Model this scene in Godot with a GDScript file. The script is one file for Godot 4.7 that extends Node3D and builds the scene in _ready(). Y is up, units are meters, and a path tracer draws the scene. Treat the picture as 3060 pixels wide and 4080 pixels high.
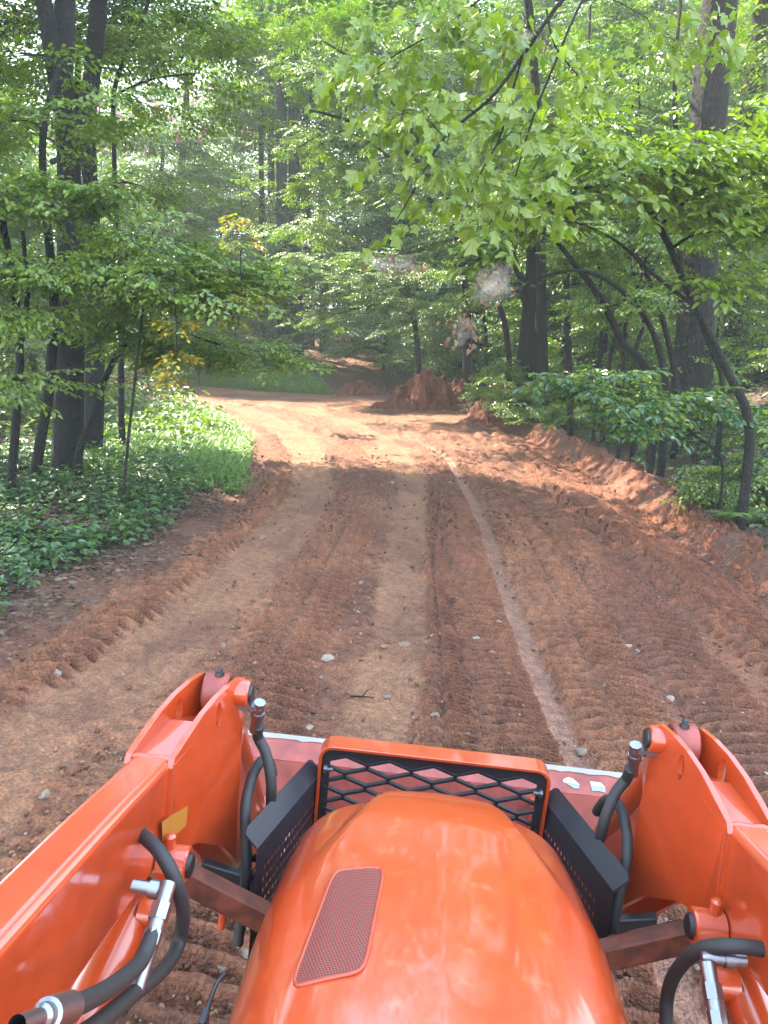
extends Node3D

# ---------------------------------------------------------------- small helpers
var rng := RandomNumberGenerator.new()
var taken := {}
var M := {}
var noise_a := FastNoiseLite.new()
var noise_b := FastNoiseLite.new()
var noise_c := FastNoiseLite.new()

func numbered(called: String) -> String:
	taken[called] = taken.get(called, -1) + 1
	return called if taken[called] == 0 else "%s_%03d" % [called, taken[called]]

func tag(o: Node3D, label: String, category: String, group := "", kind := "") -> Node3D:
	if label: o.set_meta("label", label)
	if category: o.set_meta("category", category)
	if group: o.set_meta("group", group)
	if kind: o.set_meta("kind", kind)
	return o

func thing(called: String, label: String, category: String, at := Vector3.ZERO, group := "") -> Node3D:
	var o := Node3D.new()
	o.name = numbered(called)
	add_child(o)
	o.position = at
	tag(o, label, category, group)
	return o

func part(called: String, mesh: Mesh, mat: Material, parent: Node3D) -> MeshInstance3D:
	var o := MeshInstance3D.new()
	o.name = called
	o.mesh = mesh
	if mat: o.material_override = mat
	parent.add_child(o, true)
	return o

func top_mesh(called: String, mesh: Mesh, mat: Material) -> MeshInstance3D:
	var o := MeshInstance3D.new()
	o.name = numbered(called)
	o.mesh = mesh
	if mat: o.material_override = mat
	add_child(o)
	return o

func copies(called: String, mesh: Mesh, places: Array, parent: Node3D) -> MultiMeshInstance3D:
	var mm := MultiMesh.new()
	mm.transform_format = MultiMesh.TRANSFORM_3D
	mm.mesh = mesh
	mm.instance_count = places.size()
	for i in places.size():
		mm.set_instance_transform(i, places[i])
	var o := MultiMeshInstance3D.new()
	o.name = called if parent != self else numbered(called)
	o.multimesh = mm
	parent.add_child(o, true)
	return o

func lin(r: float, g: float, b: float, a := 1.0) -> Color:
	var c := Color(r, g, b).linear_to_srgb()
	c.a = a
	return c

func ss(a: float, b: float, x: float) -> float:
	var t := clampf((x - a) / (b - a), 0.0, 1.0)
	return t * t * (3.0 - 2.0 * t)

func along(tbl: Array, d: float) -> float:
	if d <= tbl[0][0]: return tbl[0][1]
	for i in range(1, tbl.size()):
		if d <= tbl[i][0]:
			var t: float = (d - tbl[i - 1][0]) / (tbl[i][0] - tbl[i - 1][0])
			var p0: float = tbl[maxi(i - 2, 0)][1]
			return cubic_interpolate(tbl[i - 1][1], tbl[i][1], p0, tbl[mini(i + 1, tbl.size() - 1)][1], t)
	return tbl[-1][1]

# ---------------------------------------------------------------- geometry collector
class Geo:
	var v := PackedVector3Array()
	var n := PackedVector3Array()
	var uv := PackedVector2Array()
	var ix := PackedInt32Array()

	func tri(a: Vector3, b: Vector3, c: Vector3) -> void:
		var k := v.size()
		var nn := (c - a).cross(b - a).normalized()
		v.append_array(PackedVector3Array([a, b, c]))
		n.append_array(PackedVector3Array([nn, nn, nn]))
		uv.append_array(PackedVector2Array([Vector2.ZERO, Vector2.ZERO, Vector2.ZERO]))
		ix.append_array(PackedInt32Array([k, k + 1, k + 2]))

	func quad(a: Vector3, b: Vector3, c: Vector3, d: Vector3) -> void:
		tri(a, b, c)
		tri(a, c, d)

	# box spanned by three half-axes, edges chamfered by e
	func box(o: Vector3, ax: Vector3, ay: Vector3, az: Vector3, e := 0.003) -> void:
		var A := [ax, ay, az]
		var ctr := {}
		var k := [ax.length(), ay.length(), az.length()]
		for i in 3:
			var j := (i + 1) % 3
			var l := (i + 2) % 3
			for s in [-1.0, 1.0]:
				var f: Array = []
				for q in [[-1, -1], [1, -1], [1, 1], [-1, 1]]:
					f.append(o + A[i] * s + A[j] * q[0] * (1.0 - e / k[j]) + A[l] * q[1] * (1.0 - e / k[l]))
				if s > 0: quad(f[3], f[2], f[1], f[0])
				else: quad(f[0], f[1], f[2], f[3])
			for s in [-1.0, 1.0]:
				for t in [-1.0, 1.0]:
					var p0: Vector3 = o + A[j] * s * (1.0 - e / k[j]) + A[l] * t
					var p1: Vector3 = o + A[j] * s + A[l] * t * (1.0 - e / k[l])
					var w: Vector3 = A[i] * (1.0 - e / k[i])
					if s * t > 0: quad(p0 - w, p0 + w, p1 + w, p1 - w)
					else: quad(p1 - w, p1 + w, p0 + w, p0 - w)

	# tapered tube through points, smooth round, closed at both ends
	func tube(p: Array, r: Array, sides := 8, rough := 0.0, nz: FastNoiseLite = null) -> void:
		var m := p.size()
		var up := Vector3.RIGHT
		var first := v.size()
		for i in m:
			var a: Vector3 = p[maxi(i - 1, 0)]
			var b: Vector3 = p[mini(i + 1, m - 1)]
			var t := (b - a).normalized()
			if i == 0 and absf(t.dot(up)) > 0.9: up = Vector3.FORWARD
			up = (up - t * up.dot(t)).normalized()
			var bi := t.cross(up)
			for j in sides + 1:
				var an := TAU * (j % sides) / sides
				var dr := up * cos(an) + bi * sin(an)
				var rr: float = r[i]
				if rough > 0.0: rr *= 1.0 + rough * nz.get_noise_3dv((p[i] + dr * 0.3) * 3.0)
				v.append(p[i] + dr * rr)
				n.append(dr)
				uv.append(Vector2(float(j) / sides, i))
		for i in m - 1:
			for j in sides:
				var k := first + i * (sides + 1) + j
				var l := k + sides + 1
				ix.append_array(PackedInt32Array([k, l, k + 1, k + 1, l, l + 1]))
		for e in [0, m - 1]:
			var k := v.size()
			var dir: Vector3 = (p[0] - p[1]).normalized() if e == 0 else (p[m - 1] - p[m - 2]).normalized()
			v.append(p[e])
			n.append(dir)
			uv.append(Vector2.ZERO)
			for j in sides + 1:
				v.append(v[first + e * (sides + 1) + j])
				n.append(dir)
				uv.append(Vector2.ZERO)
			for j in sides:
				if e == 0: ix.append_array(PackedInt32Array([k, k + 1 + j, k + 2 + j]))
				else: ix.append_array(PackedInt32Array([k, k + 2 + j, k + 1 + j]))

	# turned shape: profile of [distance along axis, radius], crisp between rows; sides 6 and flat for a hexagon
	func turned(o: Vector3, axis: Vector3, prof: Array, sides := 16, flat := false) -> void:
		axis = axis.normalized()
		var up := (Vector3.UP if absf(axis.y) < 0.9 else Vector3.RIGHT)
		up = (up - axis * up.dot(axis)).normalized()
		var bi := axis.cross(up)
		for i in prof.size() - 1:
			var z0: float = prof[i][0]
			var r0: float = prof[i][1]
			var z1: float = prof[i + 1][0]
			var r1: float = prof[i + 1][1]
			var slope := Vector2(z1 - z0, r0 - r1).normalized()
			for j in sides:
				var ang := [TAU * j / sides, TAU * (j + 1) / sides]
				var d0: Vector3 = up * cos(ang[0]) + bi * sin(ang[0])
				var d1: Vector3 = up * cos(ang[1]) + bi * sin(ang[1])
				var k := v.size()
				v.append_array(PackedVector3Array([o + axis * z0 + d0 * r0, o + axis * z1 + d0 * r1, o + axis * z1 + d1 * r1, o + axis * z0 + d1 * r0]))
				var m0 := d0
				var m1 := d1
				if flat:
					m0 = (d0 + d1).normalized()
					m1 = m0
				var n0 := (m0 * slope.x + axis * slope.y).normalized()
				var n1 := (m1 * slope.x + axis * slope.y).normalized()
				n.append_array(PackedVector3Array([n0, n0, n1, n1]))
				for q in 4: uv.append(Vector2.ZERO)
				ix.append_array(PackedInt32Array([k, k + 1, k + 2, k, k + 2, k + 3]))

	# a grid of points with smooth normals
	func sheet(nu: int, nv: int, f: Callable) -> void:
		var first := v.size()
		for i in nu:
			for j in nv:
				v.append(f.call(i, j))
				uv.append(Vector2(float(i) / (nu - 1), float(j) / (nv - 1)))
		var acc := PackedVector3Array()
		acc.resize(nu * nv)
		for i in nu - 1:
			for j in nv - 1:
				var a := i * nv + j
				for t in [[a, a + 1, a + nv], [a + 1, a + nv + 1, a + nv]]:
					var fn: Vector3 = (v[first + t[2]] - v[first + t[0]]).cross(v[first + t[1]] - v[first + t[0]])
					for q in 3: acc[t[q]] += fn
					ix.append_array(PackedInt32Array([first + t[0], first + t[1], first + t[2]]))
		for q in acc.size(): n.append(acc[q].normalized())

	# closed profile swept along frames [[origin, x axis, y axis] ...]; profile of [point, normal]
	func swept(prof: Array, frames: Array, caps := true) -> void:
		var first := v.size()
		var c := prof.size()
		for f in frames:
			for q in c:
				var p: Vector2 = prof[q][0]
				var m: Vector2 = prof[q][1]
				v.append(f[0] + f[1] * p.x + f[2] * p.y)
				n.append((f[1] * m.x + f[2] * m.y).normalized())
				uv.append(Vector2.ZERO)
		var flip: bool = (frames[1][0] - frames[0][0]).dot(frames[0][1].cross(frames[0][2])) > 0.0
		for i in frames.size() - 1:
			for q in c:
				var a := first + i * c + q
				var b := first + i * c + (q + 1) % c
				if flip: ix.append_array(PackedInt32Array([a, a + c, b, b, a + c, b + c]))
				else: ix.append_array(PackedInt32Array([a, b, a + c, b, b + c, a + c]))
		if caps:
			for e in [0, frames.size() - 1]:
				var f: Array = frames[e]
				for q in range(1, c - 1):
					var a: Vector3 = v[first + e * c]
					var b: Vector3 = v[first + e * c + q]
					var d: Vector3 = v[first + e * c + q + 1]
					if e == 0: tri(a, d, b)
					else: tri(a, b, d)

	# flat outline given depth by two placings of its points
	func slab(poly: PackedVector2Array, near: Callable, far: Callable) -> void:
		var t := Geometry2D.triangulate_polygon(poly)
		for i in range(0, t.size(), 3):
			tri(near.call(poly[t[i]]), near.call(poly[t[i + 1]]), near.call(poly[t[i + 2]]))
			tri(far.call(poly[t[i]]), far.call(poly[t[i + 2]]), far.call(poly[t[i + 1]]))
		for i in poly.size():
			var a := poly[i]
			var b := poly[(i + 1) % poly.size()]
			quad(near.call(a), far.call(a), far.call(b), near.call(b))

	func mesh() -> ArrayMesh:
		var a := []
		a.resize(Mesh.ARRAY_MAX)
		a[Mesh.ARRAY_VERTEX] = v
		a[Mesh.ARRAY_NORMAL] = n
		a[Mesh.ARRAY_TEX_UV] = uv
		a[Mesh.ARRAY_INDEX] = ix
		var m := ArrayMesh.new()
		m.add_surface_from_arrays(Mesh.PRIMITIVE_TRIANGLES, a)
		return m

func round_rect(w: float, h: float, r: float, seg := 4) -> Array:
	var out := []
	for c in [[1, 1, 0.0], [-1, 1, 90.0], [-1, -1, 180.0], [1, -1, 270.0]]:
		for k in seg + 1:
			var an := deg_to_rad(c[2] + 90.0 * k / seg)
			var m := Vector2(cos(an), sin(an))
			out.append([Vector2(c[0] * (w / 2 - r), c[1] * (h / 2 - r)) + m * r, m])
	return out

func smooth_path(p: Array, per := 6) -> Array:
	var out := []
	for i in p.size() - 1:
		for k in per:
			var t := float(k) / per
			out.append(p[i].cubic_interpolate(p[i + 1], p[maxi(i - 1, 0)], p[mini(i + 2, p.size() - 1)], t))
	out.append(p[-1])
	return out

# ---------------------------------------------------------------- materials
func noise_tex(freq: float, c0: Color, c1: Color, size := 512, octaves := 5, seed_ := 1, cell := false) -> NoiseTexture2D:
	var f := FastNoiseLite.new()
	f.seed = seed_
	f.frequency = freq
	f.noise_type = FastNoiseLite.TYPE_CELLULAR if cell else FastNoiseLite.TYPE_SIMPLEX_SMOOTH
	f.fractal_octaves = octaves
	var t := NoiseTexture2D.new()
	t.width = size
	t.height = size
	t.seamless = true
	t.noise = f
	var g := Gradient.new()
	g.set_color(0, c0)
	g.set_color(1, c1)
	t.color_ramp = g
	return t

func plain(called: String, c: Color, rough := 0.6, metal := 0.0) -> StandardMaterial3D:
	var m := StandardMaterial3D.new()
	m.resource_name = called
	m.albedo_color = c
	m.roughness = rough
	m.metallic = metal
	M[called] = m
	return m

func leaf_mat(called: String, c: Color, back: Color, rough := 0.42) -> void:
	var m := plain(called, c, rough)
	m.backlight_enabled = true
	m.backlight = back
	m.cull_mode = BaseMaterial3D.CULL_DISABLED

func textured(m: StandardMaterial3D, tex: Texture2D, scale: Vector3, bump := 0.0, bump_tex: Texture2D = null, world := true) -> void:
	m.albedo_texture = tex
	m.uv1_triplanar = true
	m.uv1_world_triplanar = world
	m.uv1_scale = scale
	if bump > 0.0:
		m.heightmap_enabled = true
		m.heightmap_texture = bump_tex if bump_tex else tex
		m.heightmap_scale = bump

func make_materials() -> void:
	var grain := noise_tex(0.03, Color(0.55, 0.53, 0.52), Color(1, 1, 1), 1024, 7, 3)
	var soil := plain("red_clay", Color(1, 1, 1), 0.9)
	soil.vertex_color_use_as_albedo = true
	textured(soil, grain, Vector3(1.3, 1.3, 1.3), 2.2, noise_tex(0.035, Color.BLACK, Color.WHITE, 1024, 6, 7))
	var floor_ := plain("forest_floor", Color(1, 1, 1), 0.95)
	floor_.vertex_color_use_as_albedo = true
	textured(floor_, grain, Vector3(0.7, 0.7, 0.7), 3.0, noise_tex(0.03, Color.BLACK, Color.WHITE, 512, 6, 8))
	var heap := plain("heaped_clay", lin(0.21, 0.058, 0.028), 0.95)
	textured(heap, noise_tex(0.015, Color(0.45, 0.4, 0.4), Color(1, 1, 1), 512, 5, 12), Vector3(0.8, 0.8, 0.8), 3.0)
	# paint
	var dust := noise_tex(0.012, Color(0.9, 0.9, 0.9), Color(1, 1, 1), 512, 5, 21)
	var paint := plain("orange_paint", lin(0.45, 0.054, 0.01), 0.34)
	textured(paint, dust, Vector3(2, 2, 2), 0.0, null, false)
	paint.clearcoat_enabled = true
	paint.clearcoat = 1.0
	paint.clearcoat_roughness = 0.06
	var rt := noise_tex(0.01, Color(0.82, 0.82, 0.82), Color(1, 1, 1), 512, 4, 22)
	paint.roughness_texture = rt
	var hood := paint.duplicate()
	hood.resource_name = "hood_paint"
	M["hood_paint"] = hood
	var ht := NoiseTexture2D.new()
	var hf := FastNoiseLite.new()
	hf.seed = 5
	hf.frequency = 0.016
	hf.fractal_octaves = 5
	ht.width = 512
	ht.height = 512
	ht.seamless = true
	ht.noise = hf
	var hg := Gradient.new()
	hg.offsets = PackedFloat32Array([0.0, 0.7, 0.84, 1.0])
	hg.colors = PackedColorArray([lin(0.46, 0.056, 0.0105), lin(0.46, 0.058, 0.011), lin(0.46, 0.08, 0.025), lin(0.46, 0.13, 0.07)])
	ht.color_ramp = hg
	hood.albedo_color = Color.WHITE
	hood.albedo_texture = ht
	hood.uv1_scale = Vector3(1.6, 1.6, 1.6)
	var faded := plain("faded_red_paint", lin(0.33, 0.062, 0.045), 0.5)
	textured(faded, noise_tex(0.012, Color(0.7, 0.7, 0.7), Color(1, 1, 1), 512, 5, 23), Vector3(1.5, 1.5, 1.5), 0.0, null, false)
	var muddy := plain("muddy_paint", lin(0.2, 0.05, 0.022), 0.7)
	textured(muddy, noise_tex(0.02, Color(0.5, 0.5, 0.5), Color(1, 1, 1), 256, 4, 24), Vector3(3, 3, 3), 0.0, null, false)
	plain("worn_steel", lin(0.27, 0.25, 0.235), 0.55, 0.3)
	plain("black_plastic", lin(0.012, 0.012, 0.016), 0.5)
	var pc := plain("black_powder_coat", lin(0.013, 0.013, 0.02), 0.5)
	pc.heightmap_enabled = true
	pc.heightmap_texture = noise_tex(0.2, Color.BLACK, Color.WHITE, 256, 2, 30)
	pc.heightmap_scale = 0.05
	pc.uv1_triplanar = true
	pc.uv1_scale = Vector3(6, 6, 6)
	plain("rubber", lin(0.018, 0.018, 0.018), 0.62)
	plain("zinc", lin(0.27, 0.28, 0.295), 0.38, 1.0)
	plain("dark_steel", lin(0.05, 0.05, 0.055), 0.45, 0.8)
	plain("sticker_white", lin(0.45, 0.43, 0.4), 0.7)
	plain("sticker_grey", lin(0.22, 0.25, 0.26), 0.6)
	plain("decal_yellow", lin(0.33, 0.13, 0.012), 0.6)
	# bark
	for b in [["dark", lin(0.036, 0.03, 0.025), 5.0], ["grey", lin(0.07, 0.06, 0.048), 6.0], ["brown", lin(0.058, 0.04, 0.028), 6.0], ["pine", lin(0.058, 0.042, 0.033), 2.6]]:
		var m := plain("bark_" + b[0], b[1], 0.95)
		textured(m, noise_tex(0.03, Color(0.25, 0.23, 0.22), Color(1, 1, 1), 512, 5, 40), Vector3(b[2], b[2] * 0.2, b[2]), 9.0)
	# leaves
	leaf_mat("leaf_mid", lin(0.062, 0.105, 0.018), Color(0.28, 0.42, 0.03))
	leaf_mat("leaf_yellowish", lin(0.115, 0.15, 0.018), Color(0.4, 0.5, 0.03))
	leaf_mat("leaf_dark", lin(0.035, 0.065, 0.016), Color(0.16, 0.26, 0.03))
	leaf_mat("leaf_fresh", lin(0.11, 0.16, 0.018), Color(0.42, 0.54, 0.03))
	leaf_mat("leaf_bluish", lin(0.045, 0.09, 0.034), Color(0.18, 0.3, 0.06), 0.34)
	leaf_mat("leaf_glossy", lin(0.05, 0.105, 0.045), Color(0.2, 0.32, 0.07), 0.26)
	leaf_mat("leaf_gold", lin(0.4, 0.31, 0.025), Color(0.44, 0.36, 0.03))
	leaf_mat("leaf_dead", lin(0.25, 0.145, 0.085), Color(0.08, 0.045, 0.025), 0.85)
	leaf_mat("leaf_litter", lin(0.085, 0.05, 0.03), Color(0.02, 0.01, 0.006), 0.85)
	leaf_mat("leaf_litter_pale", lin(0.15, 0.1, 0.07), Color(0.02, 0.015, 0.01), 0.85)
	leaf_mat("blossom", lin(0.62, 0.2, 0.42), Color(0.4, 0.12, 0.26), 0.6)
	leaf_mat("grass_blade", lin(0.08, 0.15, 0.022), Color(0.26, 0.42, 0.04))
	plain("twig", lin(0.07, 0.05, 0.035), 0.9)
	for s in [["stone_pale", lin(0.42, 0.33, 0.26)], ["stone_tan", lin(0.3, 0.19, 0.12)], ["stone_grey", lin(0.3, 0.22, 0.17)], ["clod", lin(0.19, 0.07, 0.035)], ["dry_clod", lin(0.38, 0.19, 0.1)]]:
		var m := plain(s[0], s[1], 0.9)
		textured(m, noise_tex(0.03, Color(0.6, 0.58, 0.56), Color(1, 1, 1), 256, 4, 50), Vector3(6, 6, 6), 0.5)
	var web := plain("silk", Color(0.75, 0.72, 0.68, 0.13), 0.9)
	web.transparency = BaseMaterial3D.TRANSPARENCY_ALPHA
	web.cull_mode = BaseMaterial3D.CULL_DISABLED

# ---------------------------------------------------------------- lie of the land (d = metres ahead, x = metres to the right)
const ROAD_LEFT := [[0, -2.3], [4.3, -2.27], [5.7, -2.04], [6.6, -1.84], [8, -1.71], [9.5, -1.76], [12.7, -2.15], [16.3, -2.78], [19.8, -4.05], [24.2, -5.9], [27, -8.6], [30, -13.5], [33, -18]]
const ROAD_RIGHT := [[0, 3.4], [7, 3.5], [9.2, 3.42], [12.4, 3.3], [16, 3.05], [19, 2.75], [22, 2.1], [24.7, 1.0], [27, -1.2], [29, -5.5], [31, -10], [33, -15]]
const TRACKS := [
	# kind, half width, depth, pitch, line
	["lug", 0.30, 0.05, 0.12, [[0, -0.8], [4.3, -0.74], [6.6, -0.57], [9.6, -0.4], [13, -0.5], [20, -2], [26, -5]]],
	["lug", 0.22, 0.06, 0.13, [[0, -2.22], [4.2, -2.0], [7, -1.56], [9, -1.42], [12, -1.66], [16, -2.35], [20, -3.5]]],
	["lug", 0.21, 0.062, 0.115, [[0, 0.3], [3.95, 0.33], [5.3, 0.4], [7.7, 0.5], [11, 0.8], [14, 0.85], [20, -0.2], [26, -3.6]]],
	["lug", 0.26, 0.05, 0.12, [[0, 0.72], [5, 0.75], [8, 0.85], [11, 1.0], [14, 1.15], [20, 0.3]]],
	["lug", 0.34, 0.06, 0.125, [[0, 1.38], [4.7, 1.42], [6.2, 1.5], [8.3, 1.6], [11.1, 1.64], [15, 1.5], [20, 0.7]]],
	["lug", 0.30, 0.045, 0.12, [[0, 2.2], [6, 2.15], [9, 2.1], [13, 2.0], [18, 1.5]]],
	["lug", 0.31, 0.085, 0.14, [[0, 3.0], [5.8, 2.98], [7, 2.9], [8.8, 2.78], [10.8, 2.6], [14, 2.5], [18, 2.2], [22, 1.4]]],
	["smooth", 0.31, 0.022, 0.0, [[0, -1.9], [3.4, -1.84], [3.8, -1.76], [4.4, -1.56], [5.3, -1.42], [6.3, -1.28], [8.05, -1.12], [10.1, -1.0], [12.9, -1.22], [15.7, -1.76], [18.9, -2.71], [24, -4.9], [28, -8.5]]],
	["smooth", 0.21, 0.016, 0.0, [[0, -0.15], [3.9, -0.07], [5.2, 0.08], [7.6, 0.2], [10.9, 0.38], [13.8, 0.25], [16.9, -0.29], [21, -1.7], [26, -5]]],
	["groove", 0.075, 0.035, 0.0, [[0, 1.05], [3.9, 1.03], [5.6, 1.05], [6.9, 1.09], [8.8, 1.17], [11.4, 1.16], [14, 1.05], [18, 0.3]]],
]

func land(x: float, z: float) -> float:
	var d := -z
	var l := along(ROAD_LEFT, d)
	var r := along(ROAD_RIGHT, d)
	var xx := clampf(x, l - 0.5, r + 0.5)
	var h := -0.091 * (xx + 0.075) * (1.0 - 0.85 * ss(5, 15, d))
	var near := 1.0 - ss(17, 23, d)
	if x < l:
		var e := l - x
		h += 0.07 * ss(0, 0.5, e) + 0.12 * ss(0.5, 3, e) + 0.07 * noise_a.get_noise_2d(x * 9.0, z * 9.0) * ss(0.2, 1.5, e)
	elif x > r:
		var e := x - r
		h += near * (0.3 * ss(0.0, 0.4, e) - 0.16 * ss(0.4, 0.95, e) + 1.25 * ss(0.7, 5, e))
		h += 0.09 * noise_a.get_noise_2d(x * 9.0, z * 9.0) * ss(0.1, 1.0, e)
	h += 2.0 * ss(27, 46, d)
	return h

func make_road() -> void:
	var rows := []
	var d := -3.0
	while d < 31.5:
		rows.append(d)
		d += 0.06 if d < 0.8 else maxf(0.0145, 0.00042 * d * d)
	var cols := 350
	var v := PackedVector3Array()
	var n := PackedVector3Array()
	var c := PackedColorArray()
	var ix := PackedInt32Array()
	v.resize(rows.size() * cols)
	n.resize(v.size())
	c.resize(v.size())
	var tan := Color(0.48, 0.222, 0.11)
	var mid := Color(0.37, 0.147, 0.068)
	var dark := Color(0.235, 0.087, 0.043)
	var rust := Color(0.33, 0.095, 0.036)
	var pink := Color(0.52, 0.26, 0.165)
	for i in rows.size():
		var dd: float = rows[i]
		var z := -dd
		var l := along(ROAD_LEFT, dd) - 0.45
		var r := along(ROAD_RIGHT, dd) + 1.15
		var mids := []
		for t in TRACKS: mids.append(along(t[4], dd))
		var slant := 1.0 + 0.35 * ss(12, 24, dd)
		for j in cols:
			var x := lerpf(l, r, float(j) / (cols - 1))
			var big := noise_a.get_noise_2d(x * 22.0, z * 22.0)
			var fine := noise_b.get_noise_2d(x * 100.0, z * 100.0)
			var clods := noise_c.get_noise_2d(x * 100.0, z * 100.0)
			var rel := 0.018 * big + 0.012 * fine + 0.02 * clods
			var patch := noise_a.get_noise_2d(x * 6.0 + 90.0, z * 4.0)
			var col := mid.lerp(dark, ss(-0.25, 0.4, patch + 0.16 * ss(0.8, 2.4, x)))
			col = col.lerp(tan, 0.5 * ss(0.12, 0.5, -patch))
			col = col.lerp(rust, 0.7 * ss(2.2, 3.2, x + 0.4 * big))
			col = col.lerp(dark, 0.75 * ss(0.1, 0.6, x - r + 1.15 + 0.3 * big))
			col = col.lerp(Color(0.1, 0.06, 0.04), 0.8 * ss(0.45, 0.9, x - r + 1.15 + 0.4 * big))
			for k in TRACKS.size():
				var t: Array = TRACKS[k]
				if dd > t[4][-1][0]: continue
				var u: float = (x - mids[k]) / (t[1] * slant)
				var au := absf(u + 0.26 * big + 0.12 * clods)
				if au > 1.5: continue
				var fade := 1.0 - ss(t[4][-1][0] - 4.0, t[4][-1][0], dd)
				var mask := (1.0 - ss(0.8, 1.15, au)) * fade
				match t[0]:
					"lug":
						var ph: float = (dd + 0.035 * noise_a.get_noise_2d(x * 26.0, z * 26.0 + 50.0 * k)) / t[3] + (0.55 * u * u if k % 2 else 0.5 * absf(u) + (0.5 if u < 0 else 0.0)) + 0.37 * k
						var w := fposmod(ph, 1.0)
						var pulse := ss(0.0, 0.16, w) * (1.0 - ss(0.3, 0.85, w))
						var strong := 0.7 + 0.5 * ss(-0.4, 0.3, noise_a.get_noise_2d(x * 12.0 + 31.0 * k, z * 12.0))
						if k % 2 == 0: strong *= ss(0.0, 0.14, absf(u))
						rel = lerpf(rel, rel * 0.5 + 1.5 * t[2] * (pulse - 0.5) * strong, mask)
						col = col.lerp(dark.lerp(mid, 0.35 + 0.3 * sin(k * 2.1)), mask * 0.62)
					"smooth":
						var rib := 0.0045 * ss(0.2, 0.8, sin(u * 21.0)) + 0.003 * ss(0.0, 0.6, sin(dd * 60.0 + 5.0 * u)) * (1.0 if absf(u) > 0.45 else 0.3)
						rel = lerpf(rel, -t[2] + 0.008 * big + 0.007 * clods + 0.004 * fine + rib, mask)
						rel += 0.02 * fade * exp(-pow((au - 1.12) / 0.12, 2.0)) * (0.6 + clods)
						var worn := mask * (0.35 + 0.55 * ss(-0.45, 0.2, noise_a.get_noise_2d(x * 14.0, z * 8.0 + 70.0 * k)))
						col = col.lerp(tan.lerp(mid, 0.25 + 0.35 * clods), worn)
					"groove":
						rel = lerpf(rel, -t[2] + 0.003 * fine, mask)
						rel += 0.022 * fade * exp(-pow((au - 1.2) / 0.2, 2.0)) * (0.7 + clods)
						col = col.lerp(pink, mask * 0.9)
			var edge_l := x - (l + 0.45)
			var edge_r := (r - 1.15) - x
			var sink := ss(0.05, -0.42, edge_l + 0.2 * big) + ss(-0.55, -1.1, edge_r + 0.3 * big)
			if edge_r < 0.2: rel += ss(0.2, -0.1, edge_r) * (0.11 * clods + 0.08 * big + 0.05 * fine) + 0.02
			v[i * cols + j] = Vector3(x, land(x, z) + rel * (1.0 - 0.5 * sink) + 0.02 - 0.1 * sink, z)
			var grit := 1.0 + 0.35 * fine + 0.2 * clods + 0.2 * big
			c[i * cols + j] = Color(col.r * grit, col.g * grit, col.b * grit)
	for i in rows.size() - 1:
		for j in cols - 1:
			var a := i * cols + j
			var b := a + cols
			var f1 := (v[b] - v[a]).cross(v[a + 1] - v[a])
			if f1.y > 0: ix.append_array(PackedInt32Array([a, a + 1, b, a + 1, b + 1, b]))
			else: ix.append_array(PackedInt32Array([a, b, a + 1, a + 1, b, b + 1]))
			f1 = f1 if f1.y > 0 else -f1
			n[a] += f1
			n[b] += f1
			n[a + 1] += f1
			n[b + 1] += f1
	for q in n.size(): n[q] = n[q].normalized()
	surface("road", v, n, c, ix, M.red_clay)

func surface(called: String, v, n, c, ix, mat) -> void:
	var a := []
	a.resize(Mesh.ARRAY_MAX)
	a[Mesh.ARRAY_VERTEX] = v
	a[Mesh.ARRAY_NORMAL] = n
	a[Mesh.ARRAY_COLOR] = c
	a[Mesh.ARRAY_INDEX] = ix
	var m := ArrayMesh.new()
	m.add_surface_from_arrays(Mesh.PRIMITIVE_TRIANGLES, a)
	top_mesh(called, m, mat).set_meta("kind", "structure")

func make_ground() -> void:
	var xs := []
	var zs := []
	var q := -60.0
	while q < 60.0:
		xs.append(q)
		q += 0.16 if absf(q) < 7.0 else (0.4 if absf(q) < 14.0 else 2.0)
	q = -14.0
	while q < 110.0:
		zs.append(q)
		q += 0.16 if q > 0 and q < 14.0 else (0.4 if q < 34.0 else 2.0)
	var v := PackedVector3Array()
	var n := PackedVector3Array()
	var c := PackedColorArray()
	var ix := PackedInt32Array()
	for d in zs:
		var l := along(ROAD_LEFT, d)
		var r := along(ROAD_RIGHT, d)
		for x in xs:
			var h := land(x, -d)
			var inside := ss(l - 0.1, l + 0.5, x) * (1.0 - ss(r - 0.5, r + 0.1, x))
			v.append(Vector3(x, h - 0.14 * inside + 0.02 * noise_c.get_noise_2d(x * 60.0, d * 60.0), -d))
			n.append(Vector3.ZERO)
			var p := noise_a.get_noise_2d(x * 10.0, d * 10.0)
			var col := Color(0.085, 0.056, 0.036).lerp(Color(0.15, 0.1, 0.065), ss(-0.3, 0.5, p))
			var e := maxf(l - x, x - r)
			var soil := 1.0 - ss(0.25, 1.0, e + 0.5 * p)
			# churned soil of the side path that leaves beyond the bend
			var px := lerpf(-0.6, -3.6, ss(26, 48, d))
			if d > 24 and d < 50: soil = maxf(soil, (1.0 - ss(0.8, 1.9, absf(x - px) + 0.8 * p)))
			col = col.lerp(Color(0.23, 0.09, 0.05), clampf(soil, 0, 1) * 0.85)
			c.append(col)
	var w := xs.size()
	for i in zs.size() - 1:
		for j in w - 1:
			var a := i * w + j
			var b := a + w
			ix.append_array(PackedInt32Array([a, b, a + 1, a + 1, b, b + 1]))
			var f1 := (v[a + 1] - v[a]).cross(v[b] - v[a])
			for k in [a, b, a + 1, b + 1]: n[k] += f1
	for k in n.size(): n[k] = n[k].normalized()
	surface("ground", v, n, c, ix, M.forest_floor)

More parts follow.
